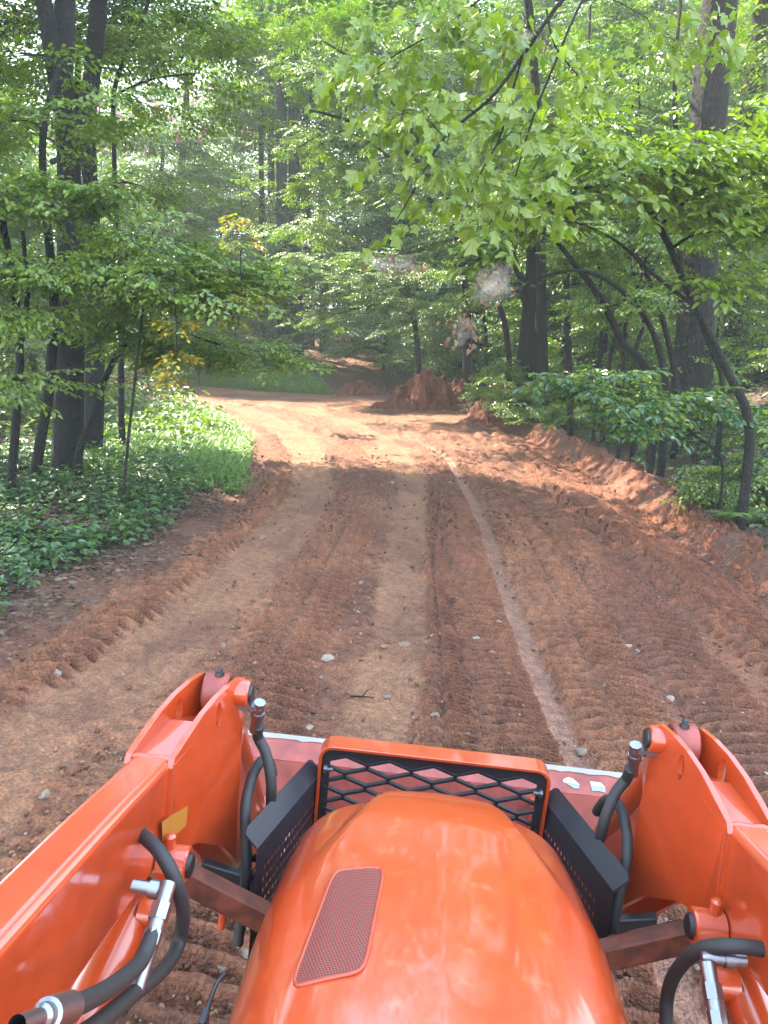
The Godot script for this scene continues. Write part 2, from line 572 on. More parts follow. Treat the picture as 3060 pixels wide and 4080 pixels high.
# heaps of dug soil on the far right side of the road
func make_heap(called: String, label: String, at: Vector3, size: Vector3, turn: float, seed_: int) -> void:
	var g := Geo.new()
	var nu := 120
	var nv := 80
	var nz := FastNoiseLite.new()
	nz.seed = seed_
	nz.frequency = 1.0
	nz.fractal_octaves = 4
	var cell := FastNoiseLite.new()
	cell.seed = seed_
	cell.noise_type = FastNoiseLite.TYPE_CELLULAR
	cell.frequency = 2.6
	g.sheet(nu, nv, func(i: int, j: int):
		var u := 2.0 * i / (nu - 1) - 1.0
		var w := 2.0 * j / (nv - 1) - 1.0
		var p := Vector3(u * size.x, 0, w * size.z).rotated(Vector3.UP, turn)
		var rad := sqrt(u * u + w * w)
		var h := size.y * (1.0 - ss(0.05, 1.0, rad + 0.25 * nz.get_noise_2d(p.x * 1.3, p.z * 1.3)))
		h *= 1.0 + 0.45 * nz.get_noise_2d(p.x * 0.8 + 5.0, p.z * 0.8)
		h += (0.16 * nz.get_noise_2d(p.x * 2.0, p.z * 2.0) + 0.05 * nz.get_noise_2d(p.x * 6.0, p.z * 6.0) + 0.07 * cell.get_noise_2d(p.x * 1.7, p.z * 1.7)) * size.y * (1.0 - ss(0.8, 1.0, rad))
		var y := land(at.x + p.x, at.z + p.z) - land(at.x, at.z) + h - 0.12 * ss(0.85, 1.05, rad)
		return Vector3(p.x, y, p.z))
	var o := top_mesh(called, g.mesh(), M.heaped_clay)
	o.position = Vector3(at.x, land(at.x, at.z), at.z)
	tag(o, label, "soil heap", "heaps of dug soil")

# ---------------------------------------------------------------- stones
func stone_mesh(seed_: int, flat: float, rings := 5, segs := 8) -> ArrayMesh:
	var r := RandomNumberGenerator.new()
	r.seed = seed_
	var off := []
	for i in rings + 1:
		var row := []
		for j in segs: row.append(r.randf_range(0.72, 1.15))
		off.append(row)
	var pos := func(i: int, j: int) -> Vector3:
		var th := PI * i / rings
		var ph := TAU * (j % segs) / segs
		var rr: float = off[i][j % segs] if i > 0 and i < rings else 0.8
		return Vector3(sin(th) * cos(ph) * rr, cos(th) * flat * rr, sin(th) * sin(ph) * rr * 0.8)
	var g := Geo.new()
	for i in rings:
		for j in segs:
			var a: Vector3 = pos.call(i, j)
			var b: Vector3 = pos.call(i, j + 1)
			var c: Vector3 = pos.call(i + 1, j + 1)
			var d: Vector3 = pos.call(i + 1, j)
			if i > 0: g.tri(a, b, c)
			if i < rings - 1: g.tri(a, c, d)
	return g.mesh()

func on_road(d0: float, d1: float) -> Vector3:
	# denser toward the viewer's end, even over the width
	var d := d0 + (d1 - d0) * pow(rng.randf(), 1.5)
	var x := lerpf(along(ROAD_LEFT, d) - 0.1, along(ROAD_RIGHT, d) + 0.2, rng.randf())
	return Vector3(x, land(x, -d) + 0.012, -d)

func quiet(p: Vector3) -> float:
	# how far a spot is out of the rolled wheel tracks, 0 to 1
	var q := 1.0
	for t in TRACKS:
		if t[0] != "lug":
			q = minf(q, ss(0.7, 1.3, absf(p.x - along(t[4], -p.z)) / t[1]))
	return q

func make_stones() -> void:
	var meshes := []
	for k in 4: meshes.append(stone_mesh(60 + k, 0.35 + 0.12 * k))
	var mats := ["stone_pale", "stone_tan", "stone_grey", "stone_pale"]
	rng.seed = 91
	# the larger ones, each a thing
	var spots := []
	for k in 190:
		var p := on_road(1.5, 6.0 if k % 2 else 15.0)
		if quiet(p) < 0.5 and rng.randf() < 0.8: continue
		spots.append([p, rng.randf_range(0.013, 0.032) * (1.0 + 0.05 * -p.z)])
	for s in spots:
		var k := rng.randi() % 4
		var o := top_mesh("stone", meshes[k], M[mats[rng.randi() % 4]])
		o.position = s[0]
		o.rotation = Vector3(rng.randf_range(-0.3, 0.3), rng.randf() * TAU, rng.randf_range(-0.3, 0.3))
		o.scale = Vector3.ONE * s[1]
		tag(o, "loose pale pebble lying on the red clay road", "stone", "pebbles on the road")
	var extra := [
		[Vector3(-0.98, 0, -2.15), 0.085, "large pale angular stone on the ground under the left loader arm", "stone_pale"],
		[Vector3(-0.38, 0, -4.9), 0.055, "pale flat stone between the two smooth wheel tracks", "stone_pale"],
		[Vector3(0.14, 0, -5.25), 0.05, "rounded tan stone pressed into the middle wheel track", "stone_tan"],
		[Vector3(-0.42, 0, -6.55), 0.05, "bright white flat stone on the clay left of the middle track", "stone_pale"],
		[Vector3(-0.85, 0, -4.75), 0.045, "whitish angular stone right of the left wheel track", "stone_pale"]]
	for e in extra:
		var o := top_mesh("stone", stone_mesh(int(e[1] * 5000), 0.42, 6, 9), M[e[3]])
		o.position = Vector3(e[0].x, land(e[0].x, e[0].z) + e[1] * 0.2, e[0].z)
		o.rotation.y = e[1] * 70.0
		o.scale = Vector3.ONE * e[1]
		tag(o, e[2], "stone")
	# uncounted grit and crumbs of soil
	for set_ in [["gravel", "small pale gravel scattered over the red clay road", "gravel", "stone_tan", 2600, 0.004, 0.012], ["pebble_grit", "fine whitish grit in the soil of the road", "gravel", "stone_pale", 1500, 0.003, 0.010], ["soil_crumbs", "loose dark red crumbs of soil on the road", "soil crumbs", "clod", 7000, 0.006, 0.019], ["pale_crumbs", "pale dry crumbs of clay on the road", "soil crumbs", "dry_clod", 3500, 0.004, 0.014]]:
		var places := []
		while places.size() < set_[4]:
			var p := on_road(0.9, 3.6 if rng.randf() < 0.4 else 14.0)
			if rng.randf() > quiet(p) + 0.12: continue
			var s := rng.randf_range(set_[5], set_[6]) * (1.0 + 0.05 * -p.z)
			var b := Basis.from_euler(Vector3(rng.randf() * 0.8, rng.randf() * TAU, rng.randf() * 0.8)).scaled(Vector3(s, s, s))
			places.append(Transform3D(b, p + Vector3(0, 0.004, 0)))
		var me: ArrayMesh = stone_mesh(80 + set_[4] % 7, 0.6, 4, 6)
		me.surface_set_material(0, M[set_[3]])
		tag(copies(set_[0], me, places, self), set_[1], set_[2], "", "stuff")

# ---------------------------------------------------------------- leaves and sprays
func leaf(buf: PackedVector3Array, o: Vector3, dir: Vector3, up: Vector3, l: float, kind: String, fold: float) -> void:
	var side := dir.cross(up).normalized()
	up = side.cross(dir).normalized()
	var rib := []
	var out := []
	match kind:
		"tulip":
			rib = [[0.0, 0.0], [0.82, -0.05]]
			out = [[0.12, 0.22, 0.03], [0.42, 0.52, -0.04], [0.6, 0.3, 0.02], [0.98, 0.4, -0.08]]
		"narrow":
			rib = [[0.0, 0.0], [1.0, -0.1]]
			out = [[0.22, 0.15, 0.02], [0.5, 0.2, 0.02], [0.8, 0.12, -0.03]]
		"oval":
			rib = [[0.0, 0.0], [1.0, -0.12]]
			out = [[0.14, 0.16, 0.03], [0.42, 0.25, 0.02], [0.75, 0.2, -0.04]]
		_:
			rib = [[0.0, 0.0], [1.0, -0.14]]
			out = [[0.2, 0.26, 0.03], [0.5, 0.31, 0.0], [0.8, 0.17, -0.06]]
	var a := o
	var b: Vector3 = o + dir * (rib[1][0] * l) + up * (rib[1][1] * l)
	for s in [-1.0, 1.0]:
		var prev := a
		for q in out:
			var p: Vector3 = o + dir * (q[0] * l) + side * (q[1] * l * s) + up * ((q[2] + fold * q[1]) * l)
			if prev != a: buf.append_array(PackedVector3Array([a, prev, p] if s > 0 else [a, p, prev]))
			prev = p
		buf.append_array(PackedVector3Array([a, prev, b] if s > 0 else [a, b, prev]))

func pick(r: RandomNumberGenerator, list: Array) -> String:
	var t := r.randf()
	for e in list:
		t -= e[1]
		if t <= 0: return e[0]
	return list[0][0]

func mesh_of(bufs: Dictionary) -> ArrayMesh:
	var m := ArrayMesh.new()
	for k in bufs:
		var v: PackedVector3Array = bufs[k]
		if v.is_empty(): continue
		var a := []
		a.resize(Mesh.ARRAY_MAX)
		a[Mesh.ARRAY_VERTEX] = v
		m.add_surface_from_arrays(Mesh.PRIMITIVE_TRIANGLES, a)
		m.surface_set_material(m.get_surface_count() - 1, M[k])
	return m

func stick(buf: PackedVector3Array, a: Vector3, b: Vector3, r: float) -> void:
	var t := (b - a).normalized()
	var u := (Vector3.UP if absf(t.y) < 0.8 else Vector3.RIGHT).cross(t).normalized() * r
	var w := t.cross(u)
	var p := [u, -0.5 * u + 0.87 * w, -0.5 * u - 0.87 * w]
	for k in 3:
		var q: Vector3 = p[(k + 1) % 3]
		buf.append_array(PackedVector3Array([a + p[k], b, a + q]))

func spray(seed_: int, kind: String, leaf_len: float, length: float, twigs: int, mats: Array, droop := 0.12, dense := 1.0) -> ArrayMesh:
	var r := RandomNumberGenerator.new()
	r.seed = seed_
	var bufs := {"twig": PackedVector3Array()}
	for e in mats: bufs[e[0]] = PackedVector3Array()
	var axes := [[Vector3.ZERO, Vector3(1, 0, 0), length]]
	for k in twigs:
		var t := 0.15 + 0.7 * (k + r.randf()) / twigs
		var s := -1.0 if k % 2 else 1.0
		var an := r.randf_range(0.6, 1.0) * s
		axes.append([Vector3(t * length, -droop * t * t * length, 0), Vector3(cos(an), r.randf_range(-0.15, 0.2), sin(an)).normalized(), length * (0.62 - 0.3 * t) * r.randf_range(0.8, 1.2)])
	for ax in axes:
		var step: float = leaf_len * 0.62 / dense
		var count := maxi(3, int(ax[2] / step))
		var last: Vector3 = ax[0]
		for i in count:
			var t := (i + 1.0) / count
			var p: Vector3 = ax[0] + ax[1] * (t * ax[2]) + Vector3(0, -droop * t * t * ax[2], 0)
			if i % 3 == 2 or i == count - 1:
				stick(bufs["twig"], last, p, 0.0035 * (1.2 - 0.8 * t) * leaf_len / 0.09)
				last = p
			var s := -1.0 if i % 2 else 1.0
			var an := s * r.randf_range(0.55, 1.1) * (0.4 if i == count - 1 else 1.0)
			var dir: Vector3 = ax[1].rotated(Vector3.UP, an)
			dir.y += r.randf_range(-0.55, 0.02)
			var up := Vector3(r.randf_range(-0.4, 0.4), 1, r.randf_range(-0.4, 0.4))
			if kind == "tulip":
				# long-stalked leaves that hang and turn their faces outward
				dir.y -= r.randf_range(0.3, 1.3)
				up = Vector3(r.randf_range(-1, 1), r.randf_range(0.1, 0.7), r.randf_range(-1, 1))
				stick(bufs["twig"], p, p + dir.normalized() * 0.03, 0.0015)
				p += dir.normalized() * 0.03
			leaf(bufs[pick(r, mats)], p, dir.normalized(), up, leaf_len * r.randf_range(0.7, 1.2), kind, r.randf_range(0.05, 0.5))
	return mesh_of(bufs)

var SPRAYS := {}
func make_sprays() -> void:
	for k in 3:
		SPRAYS["tulip%d" % k] = spray(100 + k, "tulip", 0.088, 0.36, 1, [["leaf_fresh", 0.55], ["leaf_yellowish", 0.45]], 0.25, 0.8)
		SPRAYS["broad%d" % k] = spray(110 + k, "oval", 0.115, 0.42, 2, [["leaf_fresh", 0.6], ["leaf_yellowish", 0.2], ["leaf_bluish", 0.2]], 0.12, 1.1)
		SPRAYS["glossy%d" % k] = spray(115 + k, "oval", 0.115, 0.42, 2, [["leaf_glossy", 0.75], ["leaf_fresh", 0.25]], 0.1, 1.1)
		SPRAYS["beech%d" % k] = spray(120 + k, "ovate", 0.066, 0.5, 5, [["leaf_mid", 0.2], ["leaf_bluish", 0.1], ["leaf_yellowish", 0.35], ["leaf_fresh", 0.35]], 0.14, 0.9)
		SPRAYS["ovate%d" % k] = spray(130 + k, "ovate", 0.078, 0.5, 5, [["leaf_mid", 0.4], ["leaf_yellowish", 0.35], ["leaf_fresh", 0.25]], 0.16, 1.0)
		SPRAYS["small%d" % k] = spray(140 + k, "ovate", 0.095, 0.85, 6, [["leaf_mid", 0.35], ["leaf_bluish", 0.2], ["leaf_yellowish", 0.25], ["leaf_fresh", 0.2]], 0.12, 0.8)
		SPRAYS["canopy%d" % k] = spray(150 + k, "ovate", 0.17, 1.7, 7, [["leaf_mid", 0.5], ["leaf_yellowish", 0.25], ["leaf_dark", 0.25]], 0.1, 0.75)
		SPRAYS["yellow%d" % k] = spray(160 + k, "ovate", 0.075, 0.22, 1, [["leaf_gold", 0.75], ["leaf_yellowish", 0.25]], 0.4, 0.9)
	SPRAYS["blossom"] = spray(170, "narrow", 0.05, 0.2, 4, [["blossom", 1.0]], 0.0, 2.0)

func turned_spray(r: RandomNumberGenerator, p: Vector3, outward: Vector3, s: float) -> Transform3D:
	var o := Vector3(outward.x, 0, outward.z)
	if o.length() < 0.01: o = Vector3(r.randf() - 0.5, 0, r.randf() - 0.5)
	o = o.normalized().rotated(Vector3.UP, r.randf_range(-1.0, 1.0))
	o.y = r.randf_range(-0.45, 0.25)
	o = o.normalized()
	var up := Vector3(r.randf_range(-0.35, 0.35), 1, r.randf_range(-0.35, 0.35))
	var zz := o.cross(up).normalized()
	up = zz.cross(o)
	return Transform3D(Basis(o * s, up * s, zz * s), p)

# a tree from its stems ([x, y, z, radius] ...) and leafy pads ([x, y, z, half sizes, number of sprays])
func tree(called: String, label: String, category: String, group: String, species: String, scale: float, bark: String, stems: Array, pad_list: Array, seed_: int) -> Node3D:
	var r := RandomNumberGenerator.new()
	r.seed = seed_
	var foot := Vector3(stems[0][0][0], 0, stems[0][0][2])
	foot.y = land(foot.x, foot.z)
	var hangs: bool = stems[0][0][1] > foot.y + 2.0
	if hangs: foot.y = stems[0][0][1]
	var t := thing(called, label, category, foot, group)
	var sides := 7 if stems[0][0][3] < 0.1 else 14
	var all := []
	for si in stems.size():
		var pts := []
		var rad := []
		for q in stems[si]:
			pts.append(Vector3(q[0], q[1], q[2]))
			rad.append(q[3])
		if si == 0 and not hangs:
			var b: Vector3 = pts[0]
			if b.y > foot.y - 0.1:
				pts.push_front(Vector3(b.x, foot.y - 0.15, b.z))
				rad.push_front(rad[0] * 1.2)
		var fine := smooth_path(pts, 7)
		var fr := []
		for k in fine.size():
			var a := float(k) / 7.0
			var i := mini(int(a), rad.size() - 2)
			fr.append(lerpf(rad[i], rad[i + 1], a - i))
		for k in fine.size():
			all.append([fine[k], fr[k]])
			fine[k] -= foot
		# root flare where it meets the soil
		if si == 0 and not hangs and fr[0] > 0.1: fr[0] *= 1.25
		var g := Geo.new()
		g.tube(fine, fr, sides, 0.16 if fr[0] > 0.04 else 0.0, noise_a)
		part("trunk", g.mesh(), M["bark_" + bark], t)
	var places := [[], []]
	for pad in pad_list:
		var c := Vector3(pad[0], pad[1], pad[2])
		var best := 1e9
		var from := c
		var fr := 0.02
		for q in all:
			var dist: float = (q[0] - c).length() + 0.8 * maxf(0.0, q[0].y - c.y)
			if dist < best:
				best = dist
				from = q[0]
				fr = q[1]
		var g := Geo.new()
		var r0 := minf(fr * 0.6, 0.012 + 0.012 * (c - from).length())
		var bow := Vector3(0, 0.12 * (c - from).length(), 0)
		var limb := smooth_path([from - foot, from.lerp(c, 0.4) + bow - foot, c - foot], 4)
		var lr := []
		for k in limb.size(): lr.append(r0 * (1.0 - 0.65 * k / (limb.size() - 1.0)))
		g.tube(limb, lr, 5)
		var ends := []
		for k in 5:
			var e := c + Vector3(r.randf_range(-1, 1) * pad[3], r.randf_range(-0.6, 0.8) * pad[4], r.randf_range(-1, 1) * pad[5]) * 0.85
			var s0: Vector3 = limb[limb.size() - 1 - (k % 3)] + foot
			var mid := s0.lerp(e, 0.5) + Vector3(0, 0.06, 0) * (e - s0).length()
			g.tube([s0 - foot, mid - foot, e - foot], [r0 * 0.35, r0 * 0.25, r0 * 0.1], 4)
			ends.append([s0, mid, e])
		part("limb", g.mesh(), M["bark_" + bark], t)
		for k in int(pad[6]):
			var p := c
			if r.randf() < 0.55:
				var e: Array = ends[r.randi() % 5]
				p = e[1].lerp(e[2], r.randf_range(-0.6, 1.1))
				p += Vector3(r.randf_range(-1, 1), r.randf_range(-0.6, 0.4), r.randf_range(-1, 1)) * 0.12 * pad[3]
			else:
				var q := Vector3(r.randfn(0, 0.5), r.randfn(0, 0.5), r.randfn(0, 0.5))
				p = c + Vector3(q.x * pad[3], q.y * pad[4], q.z * pad[5])
			places[k % 2].append(turned_spray(r, p - foot, p - from, scale * r.randf_range(0.7, 1.25)))
	# close trees: the sprays of leaves that show largest are parts of their own
	var single := 0
	if species in ["tulip", "broad", "glossy"]:
		for k in 2:
			var rest := []
			for q in places[k]:
				if single < 300:
					single += 1
					part("leaf_spray", SPRAYS["%s%d" % [species, (seed_ + single) % 3]], null, t).transform = q
				else: rest.append(q)
			places[k] = rest
	places[0].append_array(places[1])
	if places[0].size() > 0:
		copies("crown", SPRAYS["%s%d" % [species, seed_ % 3]], places[0], t).set_meta("kind", "stuff")
	return t

# trees whose shape is left to chance: trunk up to height h, crown between low and h, reach w
func chance_tree(called: String, label: String, category: String, group: String, species: String, x: float, d: float, h: float, low: float, w: float, radius: float, pads: int, each: int, seed_: int, scale := 1.0) -> Node3D:
	var r := RandomNumberGenerator.new()
	r.seed = seed_
	var y := land(x, -d)
	var lean := Vector3(r.randf_range(-0.06, 0.06), 0, r.randf_range(-0.06, 0.06))
	var stem := []
	for k in 5:
		var t := k / 4.0
		var p := Vector3(x, y + h * 0.92 * t, -d) + lean * h * t + Vector3(r.randf_range(-1, 1), 0, r.randf_range(-1, 1)) * 0.02 * h * (1.0 if k > 0 else 0.0)
		stem.append([p.x, p.y, p.z, radius * (1.0 - 0.75 * t)])
	var pl := []
	for k in pads:
		var t := (k + 0.5) / pads
		var yy := lerpf(low, h, t)
		var reach := w * (1.0 - 0.55 * t) * r.randf_range(0.35, 1.0)
		var an := k * 2.4 + r.randf()
		var c := Vector3(x, y + yy, -d) + lean * yy + Vector3(cos(an), 0, sin(an)) * reach
		pl.append([c.x, c.y, c.z, w * 0.55, maxf(0.16, (h - low) / pads * 0.9), w * 0.55, each])
	return tree(called, label, category, group, species, scale, ["dark", "grey", "brown"][seed_ % 3], [stem], pl, seed_)

# ---------------------------------------------------------------- the tractor (x right, h below the lens, z ahead; metres)
func V(x: float, h: float, z: float) -> Vector3:
	return Vector3(x, h + 2.15, -z)

const HOOD_LINE := [[0.0, -0.955], [0.7, -0.966], [1.0, -0.982], [1.3, -1.01], [1.5, -1.042], [1.6, -1.066], [1.7, -1.1]]
const HOOD_SIDE := [[0.0, 0.0], [0.07, -0.002], [0.14, -0.007], [0.2, -0.017], [0.25, -0.034], [0.288, -0.06], [0.316, -0.095], [0.336, -0.14], [0.349, -0.21], [0.356, -0.33], [0.359, -0.5]]

func hood_crease(x: float, z: float) -> float:
	var xc := lerpf(0.255, 0.125, clampf((z - 1.33) / 0.35, 0.0, 1.0))
	return 0.028 * ss(1.28, 1.6, z) * (1.0 - ss(xc - 0.004, xc + 0.022, absf(x)))

func hood_drop(x: float) -> float:
	var a := absf(x)
	for i in range(1, HOOD_SIDE.size()):
		if a <= HOOD_SIDE[i][0]:
			return lerpf(HOOD_SIDE[i - 1][1], HOOD_SIDE[i][1], (a - HOOD_SIDE[i - 1][0]) / (HOOD_SIDE[i][0] - HOOD_SIDE[i - 1][0]))
	return HOOD_SIDE[-1][1]

func hood_at(i: int, j: int, nu: int, nv: int) -> Vector3:
	# across: the half section both ways; along: from the dashboard to the nose, then down the front
	var u := 2.0 * i / (nu - 1) - 1.0
	var k := absf(u) * (HOOD_SIDE.size() - 1)
	var q := mini(int(k), HOOD_SIDE.size() - 2)
	var f := k - q
	var sec := Vector2.ZERO
	for c in 2:
		sec[c] = cubic_interpolate(HOOD_SIDE[q][c], HOOD_SIDE[q + 1][c], HOOD_SIDE[maxi(q - 1, 0)][c], HOOD_SIDE[mini(q + 2, HOOD_SIDE.size() - 1)][c], f)
	var x := sec.x * (1.0 if u > 0 else -1.0)
	var s := float(j) / (nv - 1)
	var nose := 1.70 - 0.95 * x * x
	var rr := 0.045
	var z := 0.0
	var down := 0.0
	if s < 0.72:
		z = lerpf(0.05, nose - rr, pow(s / 0.72, 0.85))
	elif s < 0.9:
		var an := (s - 0.72) / 0.18 * PI / 2
		z = nose - rr + rr * sin(an)
		down = rr * (1.0 - cos(an))
	else:
		z = nose + 0.004 * (s - 0.9)
		down = rr + (s - 0.9) / 0.1 * 0.45
	var narrow := 1.0 - 0.055 * ss(1.2, 1.66, z)
	var h := along(HOOD_LINE, z) + sec.y + hood_crease(x, z) - down
	return V(x * narrow, maxf(h, -1.62), z)

func hose(parent: Node3D, pts: Array, r: float) -> MeshInstance3D:
	var g := Geo.new()
	var p := smooth_path(pts, 8)
	var rad := []
	for k in p.size(): rad.append(r)
	g.tube(p, rad, 12)
	return part("hose", g.mesh(), M.rubber, parent)

func fitting(parent: Node3D, o: Vector3, dir: Vector3, l: float) -> void:
	# crimped sleeve, two hexagon nuts and a collar, from o along dir
	var g := Geo.new()
	g.turned(o, dir, [[0, 0.0], [0, 0.013], [0.012 * l, 0.013], [0.2 * l, 0.013], [0.22 * l, 0.011]], 14)
	g.turned(o + dir.normalized() * 0.2 * l, dir, [[0, 0.0], [0, 0.0165], [0.16 * l, 0.0165], [0.16 * l, 0.0]], 6, true)
	g.turned(o + dir.normalized() * 0.36 * l, dir, [[0, 0.014], [0.1 * l, 0.014]], 14)
	g.turned(o + dir.normalized() * 0.46 * l, dir, [[0, 0.0], [0, 0.0155], [0.13 * l, 0.0155], [0.13 * l, 0.0]], 6, true)
	g.turned(o + dir.normalized() * 0.59 * l, dir, [[0, 0.0135], [0.38 * l, 0.0135], [0.41 * l, 0.012], [0.41 * l, 0.0]], 14)
	part("hose_fitting", g.mesh(), M.zinc, parent)

func make_tractor() -> void:
	var turn := Basis(Vector3.UP, deg_to_rad(-3.5)) * Basis(Vector3.BACK, deg_to_rad(-5.2))
	var t := thing("tractor", "orange tractor with front loader seen from its driving seat", "tractor", Vector3(0.12, 2.15, 0) + turn * Vector3(0, -2.15, 0))
	t.basis = turn
	# --- hood
	var g := Geo.new()
	g.sheet(97, 90, func(i: int, j: int): return hood_at(i, j, 97, 90))
	var hood := part("hood", g.mesh(), M.hood_paint, t)
	var vent := Geo.new()
	var corner := [Vector2(-0.203, 1.302), Vector2(-0.108, 1.312), Vector2(-0.126, 1.028), Vector2(-0.236, 1.0)]
	vent.sheet(14, 28, func(i: int, j: int):
		var a := 2.0 * i / 13.0 - 1.0
		var b := 2.0 * j / 27.0 - 1.0
		var a2 := a * (1.0 - 0.13 * pow(b, 10.0))
		var b2 := b * (1.0 - 0.05 * pow(a, 6.0))
		var p: Vector2 = corner[0].lerp(corner[1], a2 * 0.5 + 0.5).lerp(corner[3].lerp(corner[2], a2 * 0.5 + 0.5), b2 * 0.5 + 0.5)
		return V(p.x, along(HOOD_LINE, p.y) + hood_drop(p.x) + 0.004, p.y))
	part("mesh_vent", vent.mesh(), M.vent_mesh, hood)
	g = Geo.new()
	var rim := []
	for k in 41:
		var an := TAU * k / 40.0
		var a := signf(cos(an)) * pow(absf(cos(an)), 0.28)
		var b := signf(sin(an)) * pow(absf(sin(an)), 0.2)
		var p: Vector2 = corner[0].lerp(corner[1], a * 0.5 + 0.5).lerp(corner[3].lerp(corner[2], a * 0.5 + 0.5), b * 0.5 + 0.5)
		rim.append(V(p.x, along(HOOD_LINE, p.y) + hood_drop(p.x) + 0.003, p.y))
	var rr := []
	for k in rim.size(): rr.append(0.0032)
	g.tube(rim, rr, 6)
	part("vent_rim", g.mesh(), M.vent_edge, hood)
	g = Geo.new()
	g.tube(smooth_path([V(-0.362, -1.1, 1.105), V(-0.37, -1.1, 1.08), V(-0.376, -1.13, 1.05), V(-0.374, -1.16, 1.03)], 4), [0.004, 0.004, 0.004, 0.004, 0.004, 0.004, 0.004, 0.004, 0.004, 0.004, 0.004, 0.004, 0.004], 6)
	g.box(V(-0.372, -1.115, 1.02), Vector3(0.006, 0, 0), Vector3(0, 0.018, 0), Vector3(0, 0, 0.014), 0.002)
	part("latch", g.mesh(), M.dark_steel, hood)
	# --- engine, frame and front wheels under the hood
	g = Geo.new()
	g.box(V(0, -1.55, 0.85), Vector3(0.2, 0, 0), Vector3(0, 0.17, 0), Vector3(0, 0, 0.8), 0.01)
	part("engine_block", g.mesh(), M.dark_steel, t)
	g = Geo.new()
	for s in [-1.0, 1.0]: g.box(V(0.2 * s, -1.7, 1.0), Vector3(0.02, 0, 0), Vector3(0, 0.07, 0), Vector3(0, 0, 0.9), 0.006)
	g.box(V(0, -1.7, 1.86), Vector3(0.26, 0, 0), Vector3(0, 0.08, 0), Vector3(0, 0, 0.03), 0.006)
	g.box(V(0, -1.82, 0.75), Vector3(0.34, 0, 0), Vector3(0, 0.05, 0), Vector3(0, 0, 0.05), 0.006)
	part("frame", g.mesh(), M.muddy_paint, t)
	for s in [-1.0, 1.0]:
		g = Geo.new()
		g.turned(V(0.34 * s, -1.84, 0.75), Vector3(s, 0, 0), [[0, 0.14], [0, 0.27], [0.03, 0.305], [0.1, 0.315], [0.17, 0.305], [0.2, 0.27], [0.2, 0.14]], 32)
		for k in 18:
			var an := TAU * k / 18.0
			var dr := Vector3(0, cos(an), sin(an))
			g.box(V(0.34 * s, -1.84, 0.75) + Vector3(s * (0.06 if k % 2 else 0.14), 0, 0) + dr * 0.316, Vector3(0.055, 0, 0), dr * 0.012, Vector3(0.3, -sin(an), cos(an)).normalized() * 0.016, 0.003)
		var w := part("wheel", g.mesh(), M.rubber, t)
		g = Geo.new()
		g.turned(V(0.36 * s, -1.84, 0.75), Vector3(s, 0, 0), [[0, 0.0], [0, 0.14], [0.12, 0.14], [0.14, 0.12], [0.08, 0.1], [0.08, 0.0]], 24)
		part("rim", g.mesh(), M.orange_paint, w)
	# --- grille guard: bent steel strap round a black honeycomb plate
	g = Geo.new()
	var frames := []
	var path := [[-0.303, -1.75, 180.0], [-0.303, -1.135, 180.0]]
	for k in 7: path.append([-0.268 + 0.035 * cos(deg_to_rad(180 - 15 * k)), -1.135 + 0.035 * sin(deg_to_rad(180 - 15 * k)), 180.0 - 15 * k])
	for k in 7: path.append([0.268 + 0.035 * cos(deg_to_rad(90 - 15 * k)), -1.135 + 0.035 * sin(deg_to_rad(90 - 15 * k)), 90.0 - 15 * k])
	path.append([0.303, -1.75, 0.0])
	for p in path:
		var m := Vector3(cos(deg_to_rad(p[2])), sin(deg_to_rad(p[2])), 0)
		frames.append([V(p[0], p[1], 1.905), m, Vector3(0, 0, 1)])
	g.swept(round_rect(0.009, 0.062, 0.002, 2), frames)
	var guard := part("grille_guard", g.mesh(), M.orange_paint, t)
	g = Geo.new()
	var zc := 1.9
	var dx := 0.059
	var dy := 0.0315
	for row in 12:
		var y := -1.142 - row * dy
		for k in range(-5, 5):
			var a := V(k * dx, y + (0.010 if (k + row) % 2 == 0 else -0.010), zc)
			var b := V((k + 1) * dx, y + (0.010 if (k + 1 + row) % 2 == 0 else -0.010), zc)
			if absf(b.x) > 0.296 or absf(a.x) > 0.296: continue
			var m := (a + b) / 2
			var e := (b - a) / 2
			g.box(m, e * 1.04, Vector3(-e.y, e.x, 0).normalized() * 0.0042, Vector3(0, 0, 0.006), 0.001)
			if (k + row) % 2 != 0:
				g.box(a - Vector3(0, 0.0055, 0), Vector3(0.0042, 0, 0), Vector3(0, 0.0075, 0), Vector3(0, 0, 0.006), 0.001)
			if row == 0:
				var hi := V(0, -1.106, zc).y
				g.slab(PackedVector2Array([Vector2(a.x, a.y), Vector2(b.x, b.y), Vector2(b.x, hi), Vector2(a.x, hi)]), func(p): return Vector3(p.x, p.y, a.z + 0.005), func(p): return Vector3(p.x, p.y, a.z - 0.005))
	for s in [-1.0, 1.0]: g.box(V(0.288 * s, -1.42, zc), Vector3(0.0105, 0, 0), Vector3(0, 0.31, 0), Vector3(0, 0, 0.0055), 0.001)
	part("honeycomb_plate", g.mesh(), M.black_plastic, guard)
	for s in [-1.0, 1.0]:
		g = Geo.new()
		g.turned(V(0.292 * s, -1.17, 1.885), Vector3(-s, 0, 0), [[0, 0.0], [0, 0.011], [0.008, 0.011], [0.008, 0.006], [0.024, 0.006], [0.024, 0.0]], 6, true)
		part("bolt", g.mesh(), M.zinc, guard)
